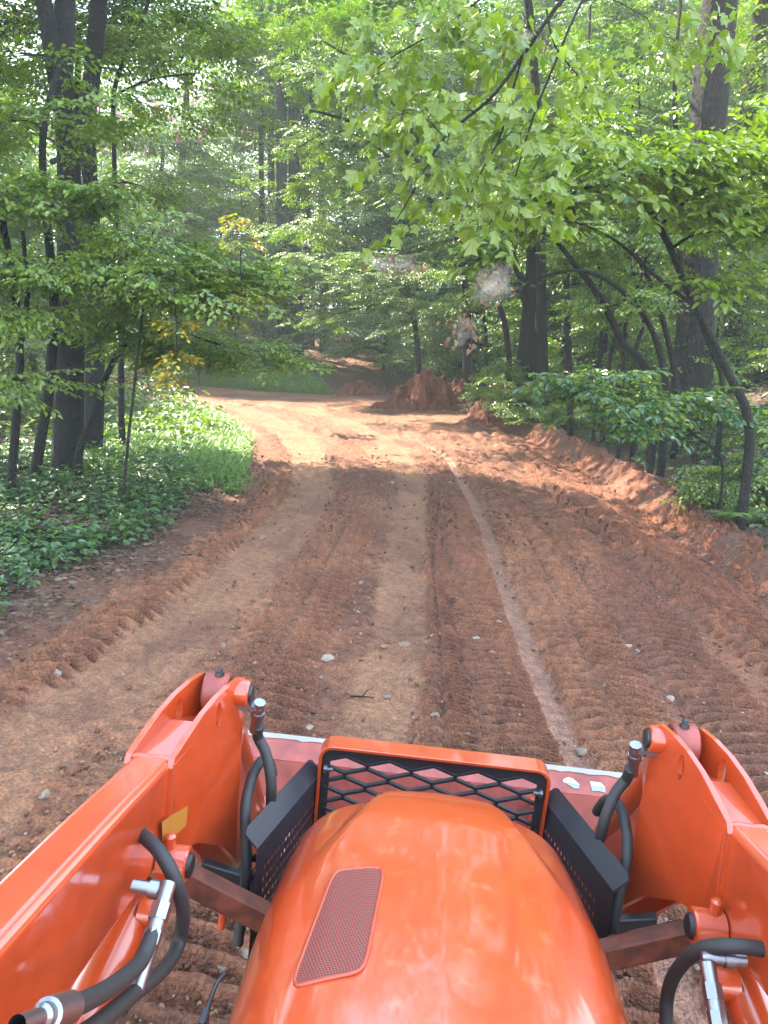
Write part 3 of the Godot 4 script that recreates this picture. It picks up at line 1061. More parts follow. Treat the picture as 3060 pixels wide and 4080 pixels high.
	# --- perforated black side guards
	for s in [-1.0, 1.0]:
		g = Geo.new()
		var at := func(a: float, b: float) -> Vector3:
			# a from front to back, b from the fold downwards
			return V(s * lerpf(0.302, 0.388, a), lerpf(-1.205, -1.14, a) - b, lerpf(1.925, 1.49, a) - 0.1 * b * a)
		var na := 20
		var nb := 16
		for i in na:
			for j in nb:
				var a0 := float(i) / na
				var a1 := float(i + 1) / na
				var b0 := j * 0.46 / nb
				var b1 := (j + 1) * 0.46 / nb
				if i < 1 or i > na - 3 or j < 2:
					g.quad(at.call(a0, b0), at.call(a1, b0), at.call(a1, b1), at.call(a0, b1))
					continue
				var am := (a0 + a1) / 2
				var bm := (b0 + b1) / 2
				var sh := (a1 - a0) * (0.12 if j % 2 else -0.12)
				var inner := [at.call(am + sh, bm - 0.0105), at.call(am + sh + 0.0125, bm), at.call(am + sh, bm + 0.0105), at.call(am + sh - 0.0125, bm)]
				var outer := [at.call(a0, b0), at.call(a1, b0), at.call(a1, b1), at.call(a0, b1)]
				for k in 4:
					g.tri(outer[k], outer[(k + 1) % 4], inner[(k + 1) % 4] if k != 3 else inner[0])
					g.tri(outer[k], inner[(k + 1) % 4], inner[k])
		var sg := part("side_guard", g.mesh(), M.black_powder_coat, t)
		g = Geo.new()
		var fl := PackedVector2Array([Vector2(0, 0), Vector2(0, 0.86), Vector2(0.03, 1), Vector2(0.95, 1), Vector2(1, 0.82), Vector2(1, 0)])
		var lay := func(p: Vector2, up: float) -> Vector3:
			var base: Vector3 = at.call(p.x, 0.0)
			return base + Vector3(s * 0.034 * p.y, 0.038 * p.y, 0) + Vector3(-s * up, up, 0)
		g.slab(fl, func(p): return lay.call(p, 0.0018), func(p): return lay.call(p, -0.0018))
		part("folded_edge", g.mesh(), M.black_powder_coat, sg)
	# --- loader arms
	for s in [-1.0, 1.0]: make_arm(t, s)
	make_bucket(t)

func make_arm(t: Node3D, s: float) -> void:
	var g := Geo.new()
	# box beam
	var frames := []
	for k in 13:
		var z := 0.1 + (1.415 - 0.1) * k / 12.0
		var top := -0.893 + 0.19 * (1.415 - z)
		var tall := 0.215 + 0.012 * ss(1.1, 1.4, z)
		frames.append([V(s * 0.6, top - tall / 2, z), Vector3.RIGHT, Vector3(0, 1, 0)])
	g.swept(round_rect(0.084, 0.22, 0.018, 5), frames)
	var arm := part("loader_arm", g.mesh(), M.orange_paint, t)
	# knee plates, outline in (z ahead, h)
	var outline := PackedVector2Array([Vector2(1.36, -1.1), Vector2(1.39, -0.905), Vector2(1.405, -0.89), Vector2(1.45, -0.865), Vector2(1.5, -0.84), Vector2(1.55, -0.823), Vector2(1.6, -0.815), Vector2(1.645, -0.815), Vector2(1.675, -0.828), Vector2(1.69, -0.855), Vector2(1.69, -0.96),
		Vector2(1.66, -1.0), Vector2(1.665, -1.035), Vector2(1.79, -1.19), Vector2(2.24, -1.66), Vector2(2.3, -1.76), Vector2(2.27, -1.83), Vector2(2.19, -1.84), Vector2(1.69, -1.345), Vector2(1.6, -1.225), Vector2(1.5, -1.15), Vector2(1.42, -1.115)])
	for side in [0.0, 1.0]:
		var x_at := func(z: float) -> float: return (0.556 if side == 0.0 else 0.644) - 0.32 * clampf(z - 1.41, 0.0, 0.25)
		g = Geo.new()
		var slot := PackedVector2Array()
		for k in 12: slot.append(Vector2(1.558 + 0.011 * cos(TAU * (k + 0.5) / 12), -0.868 + 0.03 * sin(TAU * (k + 0.5) / 12)))
		for cut in [[0.0, 1.558], [1.558, 1.66], [1.66, 3.0]]:
			var window := PackedVector2Array([Vector2(cut[0], -3), Vector2(cut[0], 0), Vector2(cut[1], 0), Vector2(cut[1], -3)])
			for piece in Geometry2D.intersect_polygons(outline, window):
				for poly in Geometry2D.clip_polygons(piece, slot):
					g.slab(poly, func(p): return V(s * (x_at.call(p.x) - 0.006), p.y, p.x), func(p): return V(s * (x_at.call(p.x) + 0.006), p.y, p.x))
		part("knee_plate", g.mesh(), M.orange_paint, arm)
	# welded web between the plates and the pivot block of the tilt cylinder
	g = Geo.new()
	g.quad(V(s * 0.55, -0.905, 1.4), V(s * 0.65, -0.905, 1.4), V(s * 0.605, -0.875, 1.53), V(s * 0.512, -0.875, 1.53))
	g.quad(V(s * 0.512, -0.875, 1.53), V(s * 0.605, -0.875, 1.53), V(s * 0.575, -0.9, 1.6), V(s * 0.49, -0.9, 1.6))
	part("web_plate", g.mesh(), M.orange_paint, arm)
	g = Geo.new()
	g.tube([V(s * 0.556, -0.899, 1.408), V(s * 0.575, -0.896, 1.41), V(s * 0.6, -0.897, 1.409), V(s * 0.625, -0.896, 1.411), V(s * 0.645, -0.899, 1.408)], [0.005, 0.0065, 0.006, 0.0068, 0.005], 8)
	g.tube([V(s * 0.555, -0.91, 1.405), V(s * 0.553, -1.0, 1.39), V(s * 0.553, -1.1, 1.37)], [0.006, 0.0045, 0.005], 8)
	part("weld_bead", g.mesh(), M.orange_paint, arm)
	# pivot at the top of the knee
	g = Geo.new()
	g.turned(V(s * 0.5, -0.852, 1.638), Vector3(s, 0, 0), [[0, 0.0], [0, 0.04], [0.004, 0.045], [0.052, 0.045], [0.056, 0.04], [0.056, 0.0]], 28)
	part("pivot_roller", g.mesh(), M.faded_red_paint, arm)
	g = Geo.new()
	g.turned(V(s * 0.523, -0.81, 1.63), Vector3(0, 1, -0.25), [[0, 0.011], [0.008, 0.011], [0.009, 0.006], [0.016, 0.006], [0.02, 0.003], [0.02, 0.0]], 10)
	part("grease_nipple", g.mesh(), M.dark_steel, arm)
	g = Geo.new()
	g.turned(V(s * 0.487, -0.852, 1.645), Vector3(-s, 0, 0), [[0, 0.031], [0.03, 0.031], [0.033, 0.028], [0.033, 0.022]], 24)
	part("pivot_boss", g.mesh(), M.orange_paint, arm)
	g = Geo.new()
	g.turned(V(s * 0.487, -0.852, 1.645), Vector3(-s, 0, 0), [[0, 0.022], [0.037, 0.022], [0.04, 0.019], [0.04, 0.0]], 20)
	part("pivot_pin", g.mesh(), M.dark_steel, arm)
	# tilt cylinder down to the bucket
	g = Geo.new()
	var c0 := V(s * 0.515, -0.88, 1.655)
	var c1 := V(s * 0.5, -1.43, 2.05)
	g.tube([c0, c0.lerp(c1, 0.5), c1], [0.034, 0.034, 0.034], 18)
	g.turned(c1, (c1 - c0), [[-0.03, 0.034], [-0.03, 0.041], [0.02, 0.041], [0.024, 0.036], [0.024, 0.0]], 18)
	g.turned(c1 + Vector3(-s * 0.02, 0, 0.005), Vector3(-s, 0, 0), [[0, 0.02], [0.035, 0.02], [0.037, 0.016], [0.037, 0.0]], 14)
	var tilt := part("tilt_cylinder", g.mesh(), M.orange_paint, t)
	g = Geo.new()
	g.tube([c1, V(s * 0.49, -1.72, 2.36)], [0.018, 0.018], 14)
	part("piston_rod", g.mesh(), M.zinc, tilt)
	# hose from the elbow at the top of the tilt cylinder
	g = Geo.new()
	g.turned(V(s * 0.482, -0.885, 1.645), Vector3(-s, 0, 0), [[0, 0.012], [0.012, 0.012], [0.012, 0.015], [0.03, 0.015], [0.03, 0.011], [0.058, 0.011], [0.06, 0.0]], 6, true)
	g.turned(V(s * 0.43, -0.872, 1.645), Vector3(0.15 * s, -1, -0.25), [[0, 0.0], [0, 0.014], [0.03, 0.014], [0.03, 0.016], [0.045, 0.016], [0.045, 0.0125], [0.09, 0.0125], [0.09, 0.0]], 8, true)
	part("elbow_fitting", g.mesh(), M.zinc, tilt)
	hose(tilt, [V(s * 0.432, -0.94, 1.66), V(s * 0.438, -0.985, 1.69), V(s * 0.415, -1.02, 1.68), V(s * 0.396, -1.07, 1.66), V(s * 0.392, -1.12, 1.66), V(s * 0.4, -1.2, 1.7), V(s * 0.43, -1.3, 1.75)], 0.013)
	hose(tilt, [V(s * 0.415, -1.15, 1.8), V(s * 0.42, -1.085, 1.755), V(s * 0.432, -1.06, 1.7), V(s * 0.442, -1.085, 1.65), V(s * 0.44, -1.13, 1.6), V(s * 0.42, -1.25, 1.55), V(s * 0.42, -1.4, 1.5)], 0.0125)
	# lift cylinder under the arm
	g = Geo.new()
	var l0 := V(s * 0.59, -1.155, 1.34)
	var l1 := V(s * 0.59, -1.26, 0.45)
	g.tube([l0, l0.lerp(l1, 0.5), l1], [0.044, 0.044, 0.044], 20)
	g.turned(V(s * 0.565, -1.14, 1.27), Vector3(-s, 0, 0), [[0, 0.03], [0.05, 0.03], [0.052, 0.026], [0.052, 0.0]], 18)
	var lift := part("lift_cylinder", g.mesh(), M.orange_paint, t)
	# lower pivot boss with its pin, and a welded lug
	g = Geo.new()
	g.turned(V(s * 0.555, -1.085, 1.345), Vector3(-s, 0, 0), [[0, 0.036], [0.055, 0.036], [0.058, 0.032], [0.058, 0.024]], 22)
	g.turned(V(s * 0.535, -1.055, 1.345), Vector3(0, 1, 0), [[-0.02, 0.012], [0.03, 0.011], [0.036, 0.006], [0.036, 0.0]], 10)
	part("lower_boss", g.mesh(), M.orange_paint, arm)
	g = Geo.new()
	g.turned(V(s * 0.53, -1.085, 1.345), Vector3(-s, 0, 0), [[0, 0.024], [0.038, 0.024], [0.041, 0.02], [0.041, 0.0]], 18)
	part("lower_pin", g.mesh(), M.dark_steel, arm)
	if s < 0:
		g = Geo.new()
		g.turned(V(-0.5, -0.965, 1.125), Vector3(1, -0.05, 0), [[-0.03, 0.011], [0.0, 0.011], [0.0, 0.0155], [0.016, 0.0155], [0.016, 0.012], [0.034, 0.012], [0.038, 0.0]], 10)
		part("elbow_fitting", g.mesh(), M.zinc, lift)
		fitting(lift, V(-0.47, -0.955, 1.13), V(-0.47, -0.99, 1.06) - V(-0.47, -0.955, 1.13), 0.17)
		hose(lift, [V(-0.47, -0.99, 1.06), V(-0.47, -0.995, 1.02), V(-0.47, -0.985, 0.983), V(-0.47, -0.93, 0.888), V(-0.47, -0.86, 0.79), V(-0.475, -0.82, 0.735)], 0.013)
		g = Geo.new()
		g.turned(V(-0.472, -0.838, 0.762), V(-0.48, -0.775, 0.68) - V(-0.472, -0.838, 0.762), [[0, 0.0], [0, 0.0185], [0.06, 0.0185], [0.062, 0.014], [0.075, 0.014], [0.08, 0.01], [0.13, 0.01]], 16)
		part("crimped_end", g.mesh(), M.zinc, lift)
		hose(lift, [V(-0.57, -0.96, 1.26), V(-0.51, -0.95, 1.2), V(-0.472, -0.99, 1.178), V(-0.462, -1.06, 1.195), V(-0.468, -1.123, 1.209), V(-0.47, -1.14, 1.18), V(-0.47, -1.103, 1.093), V(-0.47, -1.024, 0.971), V(-0.47, -0.93, 0.82), V(-0.48, -0.85, 0.7)], 0.013)
		g = Geo.new()
		g.slab(PackedVector2Array([Vector2(1.33, -0.985), Vector2(1.4, -1.015), Vector2(1.455, -1.03), Vector2(1.452, -1.075), Vector2(1.4, -1.07), Vector2(1.34, -1.035)]), func(p): return V(s * (0.5485 - 0.32 * clampf(p.x - 1.41, 0.0, 0.25)), p.y, p.x), func(p): return V(s * (0.5495 - 0.32 * clampf(p.x - 1.41, 0.0, 0.25)), p.y, p.x))
		var decal := part("worn_decal", g.mesh(), M.decal_yellow, arm)
		decal.set_meta("label", "scuffed yellow warning sticker")
		g = Geo.new()
		g.tube([V(-0.44, -1.24, 1.45), V(-0.446, -1.28, 1.45), V(-0.448, -1.31, 1.44)], [0.009, 0.009, 0.008], 8)
		part("drain_pin", g.mesh(), M.orange_paint, lift)
	else:
		g = Geo.new()
		g.turned(V(0.52, -1.035, 1.21), Vector3(-1, -0.05, 0), [[-0.02, 0.012], [0.0, 0.012], [0.0, 0.016], [0.018, 0.016], [0.018, 0.0125], [0.05, 0.0125], [0.056, 0.008], [0.056, 0.0]], 10)
		part("elbow_fitting", g.mesh(), M.zinc, lift)
		fitting(lift, V(0.472, -1.04, 1.2), V(0.474, -1.087, 1.134) - V(0.472, -1.04, 1.2), 0.16)
		hose(lift, [V(0.474, -1.087, 1.134), V(0.476, -1.11, 1.1), V(0.48, -1.13, 1.02), V(0.48, -1.14, 0.9)], 0.013)
		hose(lift, [V(0.57, -1.0, 1.2), V(0.51, -1.0, 1.2), V(0.47, -1.04, 1.23), V(0.468, -1.137, 1.293), V(0.47, -1.214, 1.323), V(0.47, -1.27, 1.31), V(0.47, -1.34, 1.26)], 0.013)
	# bracket bar from the loader frame to the guard
	g = Geo.new()
	var b0 := V(s * 0.56, -1.185, 1.45)
	var b1 := V(s * 0.33, -1.285, 1.45)
	var ax := (b1 - b0) / 2
	g.box((b0 + b1) / 2, ax, Vector3(-ax.y, ax.x, 0).normalized() * 0.026, Vector3(0, 0, 0.02), 0.004)
	g.box((b0 + b1) / 2 + Vector3(0, -0.03, -0.03), ax, Vector3(-ax.y, ax.x, 0).normalized() * 0.006, Vector3(0, 0, 0.045), 0.002)
	part("cross_bar", g.mesh(), M.muddy_paint, t)
	g = Geo.new()
	g.box(V(s * 0.47, -1.36, 1.62), Vector3(0.07, 0.015 * s, 0), Vector3(0, 0.06, 0), Vector3(0, 0, 0.012), 0.003)
	g.tube(smooth_path([V(s * 0.44, -1.27, 1.58), V(s * 0.42, -1.25, 1.6), V(s * 0.4, -1.27, 1.62), V(s * 0.41, -1.3, 1.62), V(s * 0.43, -1.31, 1.6)], 4), [0.009, 0.009, 0.009, 0.009, 0.009, 0.009, 0.009, 0.009, 0.009, 0.009, 0.009, 0.009, 0.009, 0.009, 0.009, 0.009, 0.009], 8)
	part("hook", g.mesh(), M.dark_steel, t)

func make_bucket(t: Node3D) -> void:
	var g := Geo.new()
	# back and floor of the bucket, bent from one sheet: (z, h) line
	var line := [Vector2(2.735, -1.675), Vector2(2.7, -1.8), Vector2(2.68, -1.98), Vector2(2.72, -2.07), Vector2(2.8, -2.12), Vector2(3.2, -2.135)]
	for k in line.size() - 1:
		var a: Vector2 = line[k]
		var b: Vector2 = line[k + 1]
		var nn := Vector2(-(b - a).y, (b - a).x).normalized() * 0.004
		g.slab(PackedVector2Array([a + nn, b + nn, b - nn, a - nn]), func(p): return V(-0.83, p.y, p.x), func(p): return V(0.83, p.y, p.x))
	var bucket := part("bucket", g.mesh(), M.faded_red_paint, t)
	g = Geo.new()
	g.slab(PackedVector2Array([Vector2(2.735, -1.682), Vector2(2.735, -1.672), Vector2(2.85, -1.634), Vector2(2.853, -1.644)]), func(p): return V(-0.83, p.y, p.x), func(p): return V(0.83, p.y, p.x))
	part("top_lip", g.mesh(), M.faded_red_paint, bucket)
	g = Geo.new()
	var r := RandomNumberGenerator.new()
	r.seed = 4
	var last := 2.83
	for k in 60:
		var x0 := -0.83 + 1.66 * k / 60.0
		var x1 := -0.83 + 1.66 * (k + 1) / 60.0
		var next := 2.831 + r.randf_range(-0.006, 0.004)
		var hh := func(z: float) -> float: return -1.672 + (z - 2.735) * 0.3304 + 0.003
		g.quad(V(x0, hh.call(last), last), V(x1, hh.call(next), next), V(x1, hh.call(2.855), 2.855), V(x0, hh.call(2.855), 2.855))
		g.quad(V(x0, hh.call(2.855), 2.855), V(x1, hh.call(2.855), 2.855), V(x1, hh.call(2.855) - 0.018, 2.856), V(x0, hh.call(2.855) - 0.018, 2.856))
		last = next
	part("worn_edge", g.mesh(), M.worn_steel, bucket)
	for s in [-1.0, 1.0]:
		g = Geo.new()
		g.slab(PackedVector2Array([Vector2(2.735, -1.68), Vector2(2.85, -1.64), Vector2(3.2, -2.13), Vector2(2.8, -2.12), Vector2(2.72, -2.07), Vector2(2.68, -1.98), Vector2(2.7, -1.8)]), func(p): return V(s * 0.832, p.y, p.x), func(p): return V(s * 0.842, p.y, p.x))
		part("side_plate", g.mesh(), M.faded_red_paint, bucket)
		g = Geo.new()
		g.slab(PackedVector2Array([Vector2(2.72, -1.7), Vector2(2.69, -1.95), Vector2(2.26, -1.82), Vector2(2.26, -1.74), Vector2(2.4, -1.66)]), func(p): return V(s * 0.43, p.y, p.x), func(p): return V(s * 0.445, p.y, p.x))
		part("pivot_ear", g.mesh(), M.orange_paint, bucket)
	g = Geo.new()
	g.box(V(0, -2.137, 3.24), Vector3(0.83, 0, 0), Vector3(0, 0.006, 0), Vector3(0, 0, 0.07), 0.002)
	part("cutting_edge", g.mesh(), M.worn_steel, bucket)
	# torn remains of a maker's sticker on the lip
	for q in [[[Vector2(0.628, 2.79), Vector2(0.65, 2.805), Vector2(0.668, 2.8), Vector2(0.692, 2.776), Vector2(0.63, 2.779)], "sticker_white"], [[Vector2(0.638, 2.776), Vector2(0.69, 2.775), Vector2(0.687, 2.758), Vector2(0.668, 2.756)], "sticker_grey"],
			[[Vector2(0.735, 2.797), Vector2(0.775, 2.797), Vector2(0.79, 2.778), Vector2(0.735, 2.776)], "sticker_white"], [[Vector2(0.735, 2.774), Vector2(0.79, 2.776), Vector2(0.788, 2.753), Vector2(0.762, 2.757), Vector2(0.736, 2.753)], "sticker_grey"]]:
		g = Geo.new()
		var poly := PackedVector2Array(q[0])
		g.slab(poly, func(p): return V(p.x - 0.07, -1.672 + (p.y - 2.735) * 0.3304 + 0.003, p.y), func(p): return V(p.x - 0.07, -1.672 + (p.y - 2.735) * 0.3304 + 0.002, p.y))
		part("torn_sticker", g.mesh(), M[q[1]], bucket)
	var word := TextMesh.new()
	word.text = "VEL"
	word.font_size = 16
	word.pixel_size = 0.001
	word.depth = 0.001
	var w := part("lettering", word, M.sticker_grey, bucket)
	w.basis = Basis(Vector3.RIGHT, deg_to_rad(-72))
	w.position = V(0.588, -1.651, 2.79)

const TREES := [
	["twin_stem_tree", "stout dark twin-stemmed tree standing on the left verge", "tree", "", "canopy", 1.0, "dark", [[[-4.24, 0.33, -10.4, 0.2], [-4.15, 1.07, -10.4, 0.178], [-4.02, 2.26, -10.4, 0.168], [-3.92, 3.39, -10.4, 0.16], [-3.9, 4.48, -10.5, 0.15], [-3.9, 5.11, -10.5, 0.125], [-3.86, 5.75, -10.6, 0.12], [-3.82, 6.87, -10.8, 0.11], [-3.63, 9.54, -11, 0.06]], [[-3.9, 4.48, -10.5, 0.12], [-3.96, 5.0, -10.48, 0.105], [-4.0, 5.7, -10.45, 0.1], [-4.05, 6.36, -10.4, 0.09], [-3.96, 8.05, -10, 0.05]]], [[-5.5, 9.5, -11, 2.4, 1.2, 2.4, 44], [-4.2, 11.5, -13, 2.6, 1.4, 2.6, 54], [-7, 12, -12, 2.6, 1.4, 2.6, 54], [-5, 14, -10, 2.6, 1.4, 2.6, 44]]],
	["leaning_trunk_tree", "grey-brown tree right behind the twin-stemmed tree, slightly thinner", "tree", "", "canopy", 1.0, "dark", [[[-4.57, 0.09, -12.2, 0.15], [-4.44, 1.24, -12.2, 0.135], [-4.32, 2.62, -12.2, 0.125], [-4.27, 3.92, -12.2, 0.12], [-4.23, 5.04, -12.2, 0.12], [-4.1, 5.77, -12.2, 0.115], [-3.94, 6.64, -12.2, 0.11], [-3.8, 7.76, -12.2, 0.1], [-3.62, 9.91, -12.3, 0.06]], [[-4.23, 4.95, -12.2, 0.06], [-4.45, 4.63, -12.0, 0.05], [-4.64, 4.47, -11.8, 0.04]]], [[-5, 10, -15, 2.4, 1.2, 2.4, 55], [-7.2, 12, -16, 2.6, 1.3, 2.6, 60], [-4.6, 13, -13.5, 2.4, 1.2, 2.4, 45]]],
	["bent_understory_tree", "slim bent tree with dark bark left of the twin-stemmed tree", "tree", "", "beech", 1.0, "dark", [[[-4.26, 0.28, -9.4, 0.07], [-4.11, 0.9, -9.4, 0.06], [-3.94, 1.56, -9.4, 0.058], [-3.8, 2.56, -9.4, 0.052], [-3.8, 3.27, -9.4, 0.048], [-3.83, 4.02, -9.5, 0.045], [-3.75, 4.5, -9.5, 0.042], [-3.6, 4.99, -9.6, 0.035]]], [[-3.93, 3.39, -9.2, 0.9, 0.2, 0.7, 46], [-3.34, 3.54, -8.9, 0.8, 0.18, 0.6, 46], [-3.92, 2.73, -8.8, 0.7, 0.18, 0.6, 34], [-3.52, 4.57, -9.6, 0.8, 0.25, 0.7, 34], [-4.07, 4.4, -9.3, 0.9, 0.3, 0.7, 40], [-4.09, 5.26, -10, 1, 0.3, 0.8, 40]]],
	["slim_forked_tree", "thin forked trunk at the left edge of the view", "tree", "", "beech", 1.0, "dark", [[[-4.17, 0.33, -8.6, 0.05], [-4.0, 1.26, -8.6, 0.045], [-3.94, 1.95, -8.7, 0.042], [-3.98, 2.73, -8.8, 0.04], [-4.03, 3.34, -8.8, 0.036], [-4.11, 4.11, -8.8, 0.03]], [[-3.94, 1.95, -8.7, 0.03], [-3.8, 2.53, -8.7, 0.026], [-3.78, 3.19, -8.7, 0.02]]], [[-3.84, 3.53, -8.6, 0.8, 0.2, 0.7, 40], [-4.0, 2.88, -8.4, 0.7, 0.2, 0.6, 30], [-3.6, 2.33, -8.2, 0.6, 0.14, 0.5, 24], [-3.8, 1.69, -8, 0.5, 0.14, 0.5, 18]]],
	["roadside_sapling", "thin upright sapling with layered leaves beside the sunlit grass", "sapling", "", "beech", 0.95, "grey", [[[-2.9, 0.36, -8.6, 0.018], [-2.81, 0.96, -8.6, 0.016], [-2.71, 1.51, -8.6, 0.015], [-2.61, 2.05, -8.6, 0.013], [-2.52, 2.53, -8.6, 0.011], [-2.39, 3.17, -8.6, 0.008]]], [[-2.41, 2.52, -8.5, 0.65, 0.09, 0.5, 46], [-2.01, 2.63, -8.7, 0.8, 0.1, 0.5, 52], [-2.74, 2.75, -8.4, 0.6, 0.1, 0.5, 40], [-2.24, 2.91, -8.7, 0.7, 0.1, 0.5, 44], [-1.77, 2.79, -9, 0.5, 0.08, 0.4, 26], [-2.48, 3.09, -8.7, 0.6, 0.1, 0.5, 34]]],
	["drooping_branch_tree", "low tree reaching a leafy branch over the grass toward the road", "tree", "", "beech", 0.95, "dark", [[[-3.91, 0.61, -10, 0.05], [-3.67, 1.12, -9.95, 0.042], [-3.4, 1.7, -9.9, 0.036], [-3.11, 2.06, -9.85, 0.03], [-2.69, 2.17, -9.8, 0.022], [-2.24, 2.09, -9.8, 0.015], [-1.63, 1.87, -9.8, 0.006]]], [[-2.19, 2.01, -9.8, 0.75, 0.07, 0.35, 60], [-1.64, 1.84, -9.8, 0.45, 0.05, 0.22, 34], [-2.67, 2.09, -9.7, 0.6, 0.08, 0.4, 40], [-2.93, 2.31, -9.7, 0.6, 0.12, 0.5, 36], [-3.28, 2.31, -9.6, 0.5, 0.12, 0.4, 26]]],
	["arching_vine_tree", "crooked dark stem arching high above the left verge", "tree", "", "beech", 1.05, "dark", [[[-4.32, 0.81, -13, 0.05], [-4.16, 3.0, -13, 0.045], [-4.16, 4.24, -13, 0.04], [-4.12, 5.04, -13, 0.036], [-4.07, 5.68, -13, 0.034], [-3.86, 6.19, -13, 0.03], [-3.49, 6.87, -13, 0.026], [-3.37, 7.54, -13, 0.02]], [[-4.07, 5.65, -13, 0.02], [-3.53, 5.93, -13.2, 0.016], [-2.93, 6.06, -13.4, 0.012]]], [[-3.45, 6.25, -13, 1.1, 0.35, 0.9, 46], [-3.03, 6.84, -14, 1.2, 0.4, 1, 46], [-3.98, 6.56, -13, 1, 0.35, 0.9, 40], [-3.0, 5.71, -13.6, 0.9, 0.3, 0.7, 30], [-3.79, 4.38, -13, 0.9, 0.25, 0.7, 34]]],
	["tall_bright_tree", "bright hazy tree with pale leaves behind the bend on the left", "tree", "", "small", 1.0, "grey", [[[-8.84, 0.6, -34.0, 0.1943], [-8.42, 6.2, -34.0, 0.1619], [-7.89, 10.55, -34.0, 0.1295], [-7.53, 13.86, -34.0, 0.0971]]], [[-8.83, 8.85, -32.38, 2.59, 1.3, 2.27, 113], [-7.1, 8.03, -32.38, 2.59, 1.3, 2.27, 113], [-6.42, 10.55, -34.0, 2.59, 1.3, 2.27, 113], [-8.58, 11.4, -34.0, 2.59, 1.3, 2.27, 113], [-7.01, 6.34, -32.38, 2.59, 1.13, 2.27, 104], [-8.8, 6.51, -32.38, 2.27, 1.13, 2.27, 91], [-5.87, 13.05, -35.62, 2.75, 1.3, 2.27, 97], [-7.45, 4.16, -30.76, 2.27, 0.97, 1.94, 91]]],
	["pale_flowering_tree", "small-leaved tree with pink blossom tufts above the left verge", "tree", "", "small", 0.9, "grey", [[[-9.27, 0.32, -32.0, 0.128], [-9.02, 4.25, -32.0, 0.1097], [-8.55, 7.3, -32.0, 0.0914], [-8.26, 9.26, -32.0, 0.064]]], [[-8.69, 9.26, -32.0, 2.19, 0.64, 1.83, 95], [-7.3, 9.26, -32.0, 1.83, 0.55, 1.65, 75], [-10.07, 9.42, -32.0, 1.83, 0.64, 1.65, 68], [-7.84, 7.79, -31.09, 2.01, 0.73, 1.83, 78], [-9.14, 6.34, -31.09, 1.83, 0.73, 1.83, 68]]],
	["shaded_shrub_tree", "dense bush of small grey-green leaves before the dark wood", "bush", "", "small", 0.85, "grey", [[[-6.86, 0.64, -33.0, 0.0861], [-6.78, 2.5, -33.0, 0.0717], [-6.57, 5.02, -33.0, 0.0574], [-6.39, 6.94, -33.0, 0.043]]], [[-6.46, 5.38, -33.0, 2.15, 0.86, 1.72, 100], [-7.31, 3.87, -31.57, 1.87, 0.86, 1.72, 86], [-5.62, 4.4, -34.43, 1.72, 0.86, 1.72, 72], [-6.47, 2.84, -31.57, 2.15, 0.72, 1.72, 86], [-6.27, 7.33, -34.43, 2.15, 0.86, 1.72, 86], [-7.23, 5.42, -30.13, 1.72, 0.72, 1.43, 72], [-5.57, 6.8, -35.87, 1.72, 1.0, 1.72, 63]]],
	["leafy_backdrop_tree", "tall tree with a loose bright crown behind the twin-stemmed tree", "tree", "", "small", 0.85, "grey", [[[-6.17, 0.55, -15.5, 0.08], [-5.85, 3.17, -15.5, 0.075], [-5.6, 5.59, -15.5, 0.06], [-5.4, 7.41, -15.5, 0.05]]], [[-6.26, 7.17, -15, 1.2, 0.5, 1, 60], [-5.37, 7.39, -15, 1.2, 0.5, 1, 60], [-4.73, 7.63, -15.5, 1.2, 0.5, 1, 60], [-6.19, 6.38, -15, 1.1, 0.4, 1, 50], [-4.21, 7.74, -16, 1.1, 0.45, 1, 50], [-6.6, 5.52, -14.5, 1, 0.4, 1, 40], [-5.04, 6.82, -15.5, 1, 0.4, 1, 44]]],
	["dark_forest_tree", "tall dark trunk in the shadow beyond the bend of the road", "tree", "dark trunks beyond the bend", "canopy", 0.9, "dark", [[[-4.13, 1.45, -33, 0.3], [-4.04, 3.86, -33, 0.27], [-4.03, 6.12, -33, 0.24599999999999997], [-3.97, 10.31, -33, 0.21], [-3.78, 18.05, -33, 0.12]]], [[-4.56, 10.05, -34, 2.2, 1.1, 2, 24], [-3.13, 11.93, -33, 2.4, 1.2, 2, 26], [-3.6, 13.98, -33, 2.4, 1.2, 2, 26], [-5.13, 14.04, -35, 2.4, 1.2, 2, 24]]],
	["dark_forest_tree", "tall dark trunk in the shadow beyond the bend of the road", "tree", "dark trunks beyond the bend", "canopy", 0.9, "dark", [[[-3.82, 1.21, -35, 0.34], [-3.74, 3.78, -35, 0.30600000000000005], [-3.77, 5.06, -35, 0.2788], [-3.74, 8.5, -35, 0.238], [-3.51, 19.01, -35, 0.136]]], [[-4.28, 10.87, -36, 2.2, 1.1, 2, 24], [-2.79, 12.52, -35, 2.4, 1.2, 2, 26], [-3.3, 14.7, -35, 2.4, 1.2, 2, 26], [-4.88, 14.72, -37, 2.4, 1.2, 2, 24]]],
	["dark_forest_tree", "tall dark trunk in the shadow beyond the bend of the road", "tree", "dark trunks beyond the bend", "canopy", 0.9, "dark", [[[-5.1, 1.26, -37, 0.22], [-5.0, 3.97, -37, 0.198], [-4.99, 6.06, -37, 0.18039999999999998], [-4.92, 10.37, -37, 0.154], [-4.65, 19.98, -37, 0.08800000000000001]]], [[-5.53, 11.73, -38, 2.2, 1.1, 2, 24], [-3.94, 13.11, -37, 2.4, 1.2, 2, 26], [-4.47, 15.42, -37, 2.4, 1.2, 2, 26], [-6.17, 15.39, -39, 2.4, 1.2, 2, 24]]],
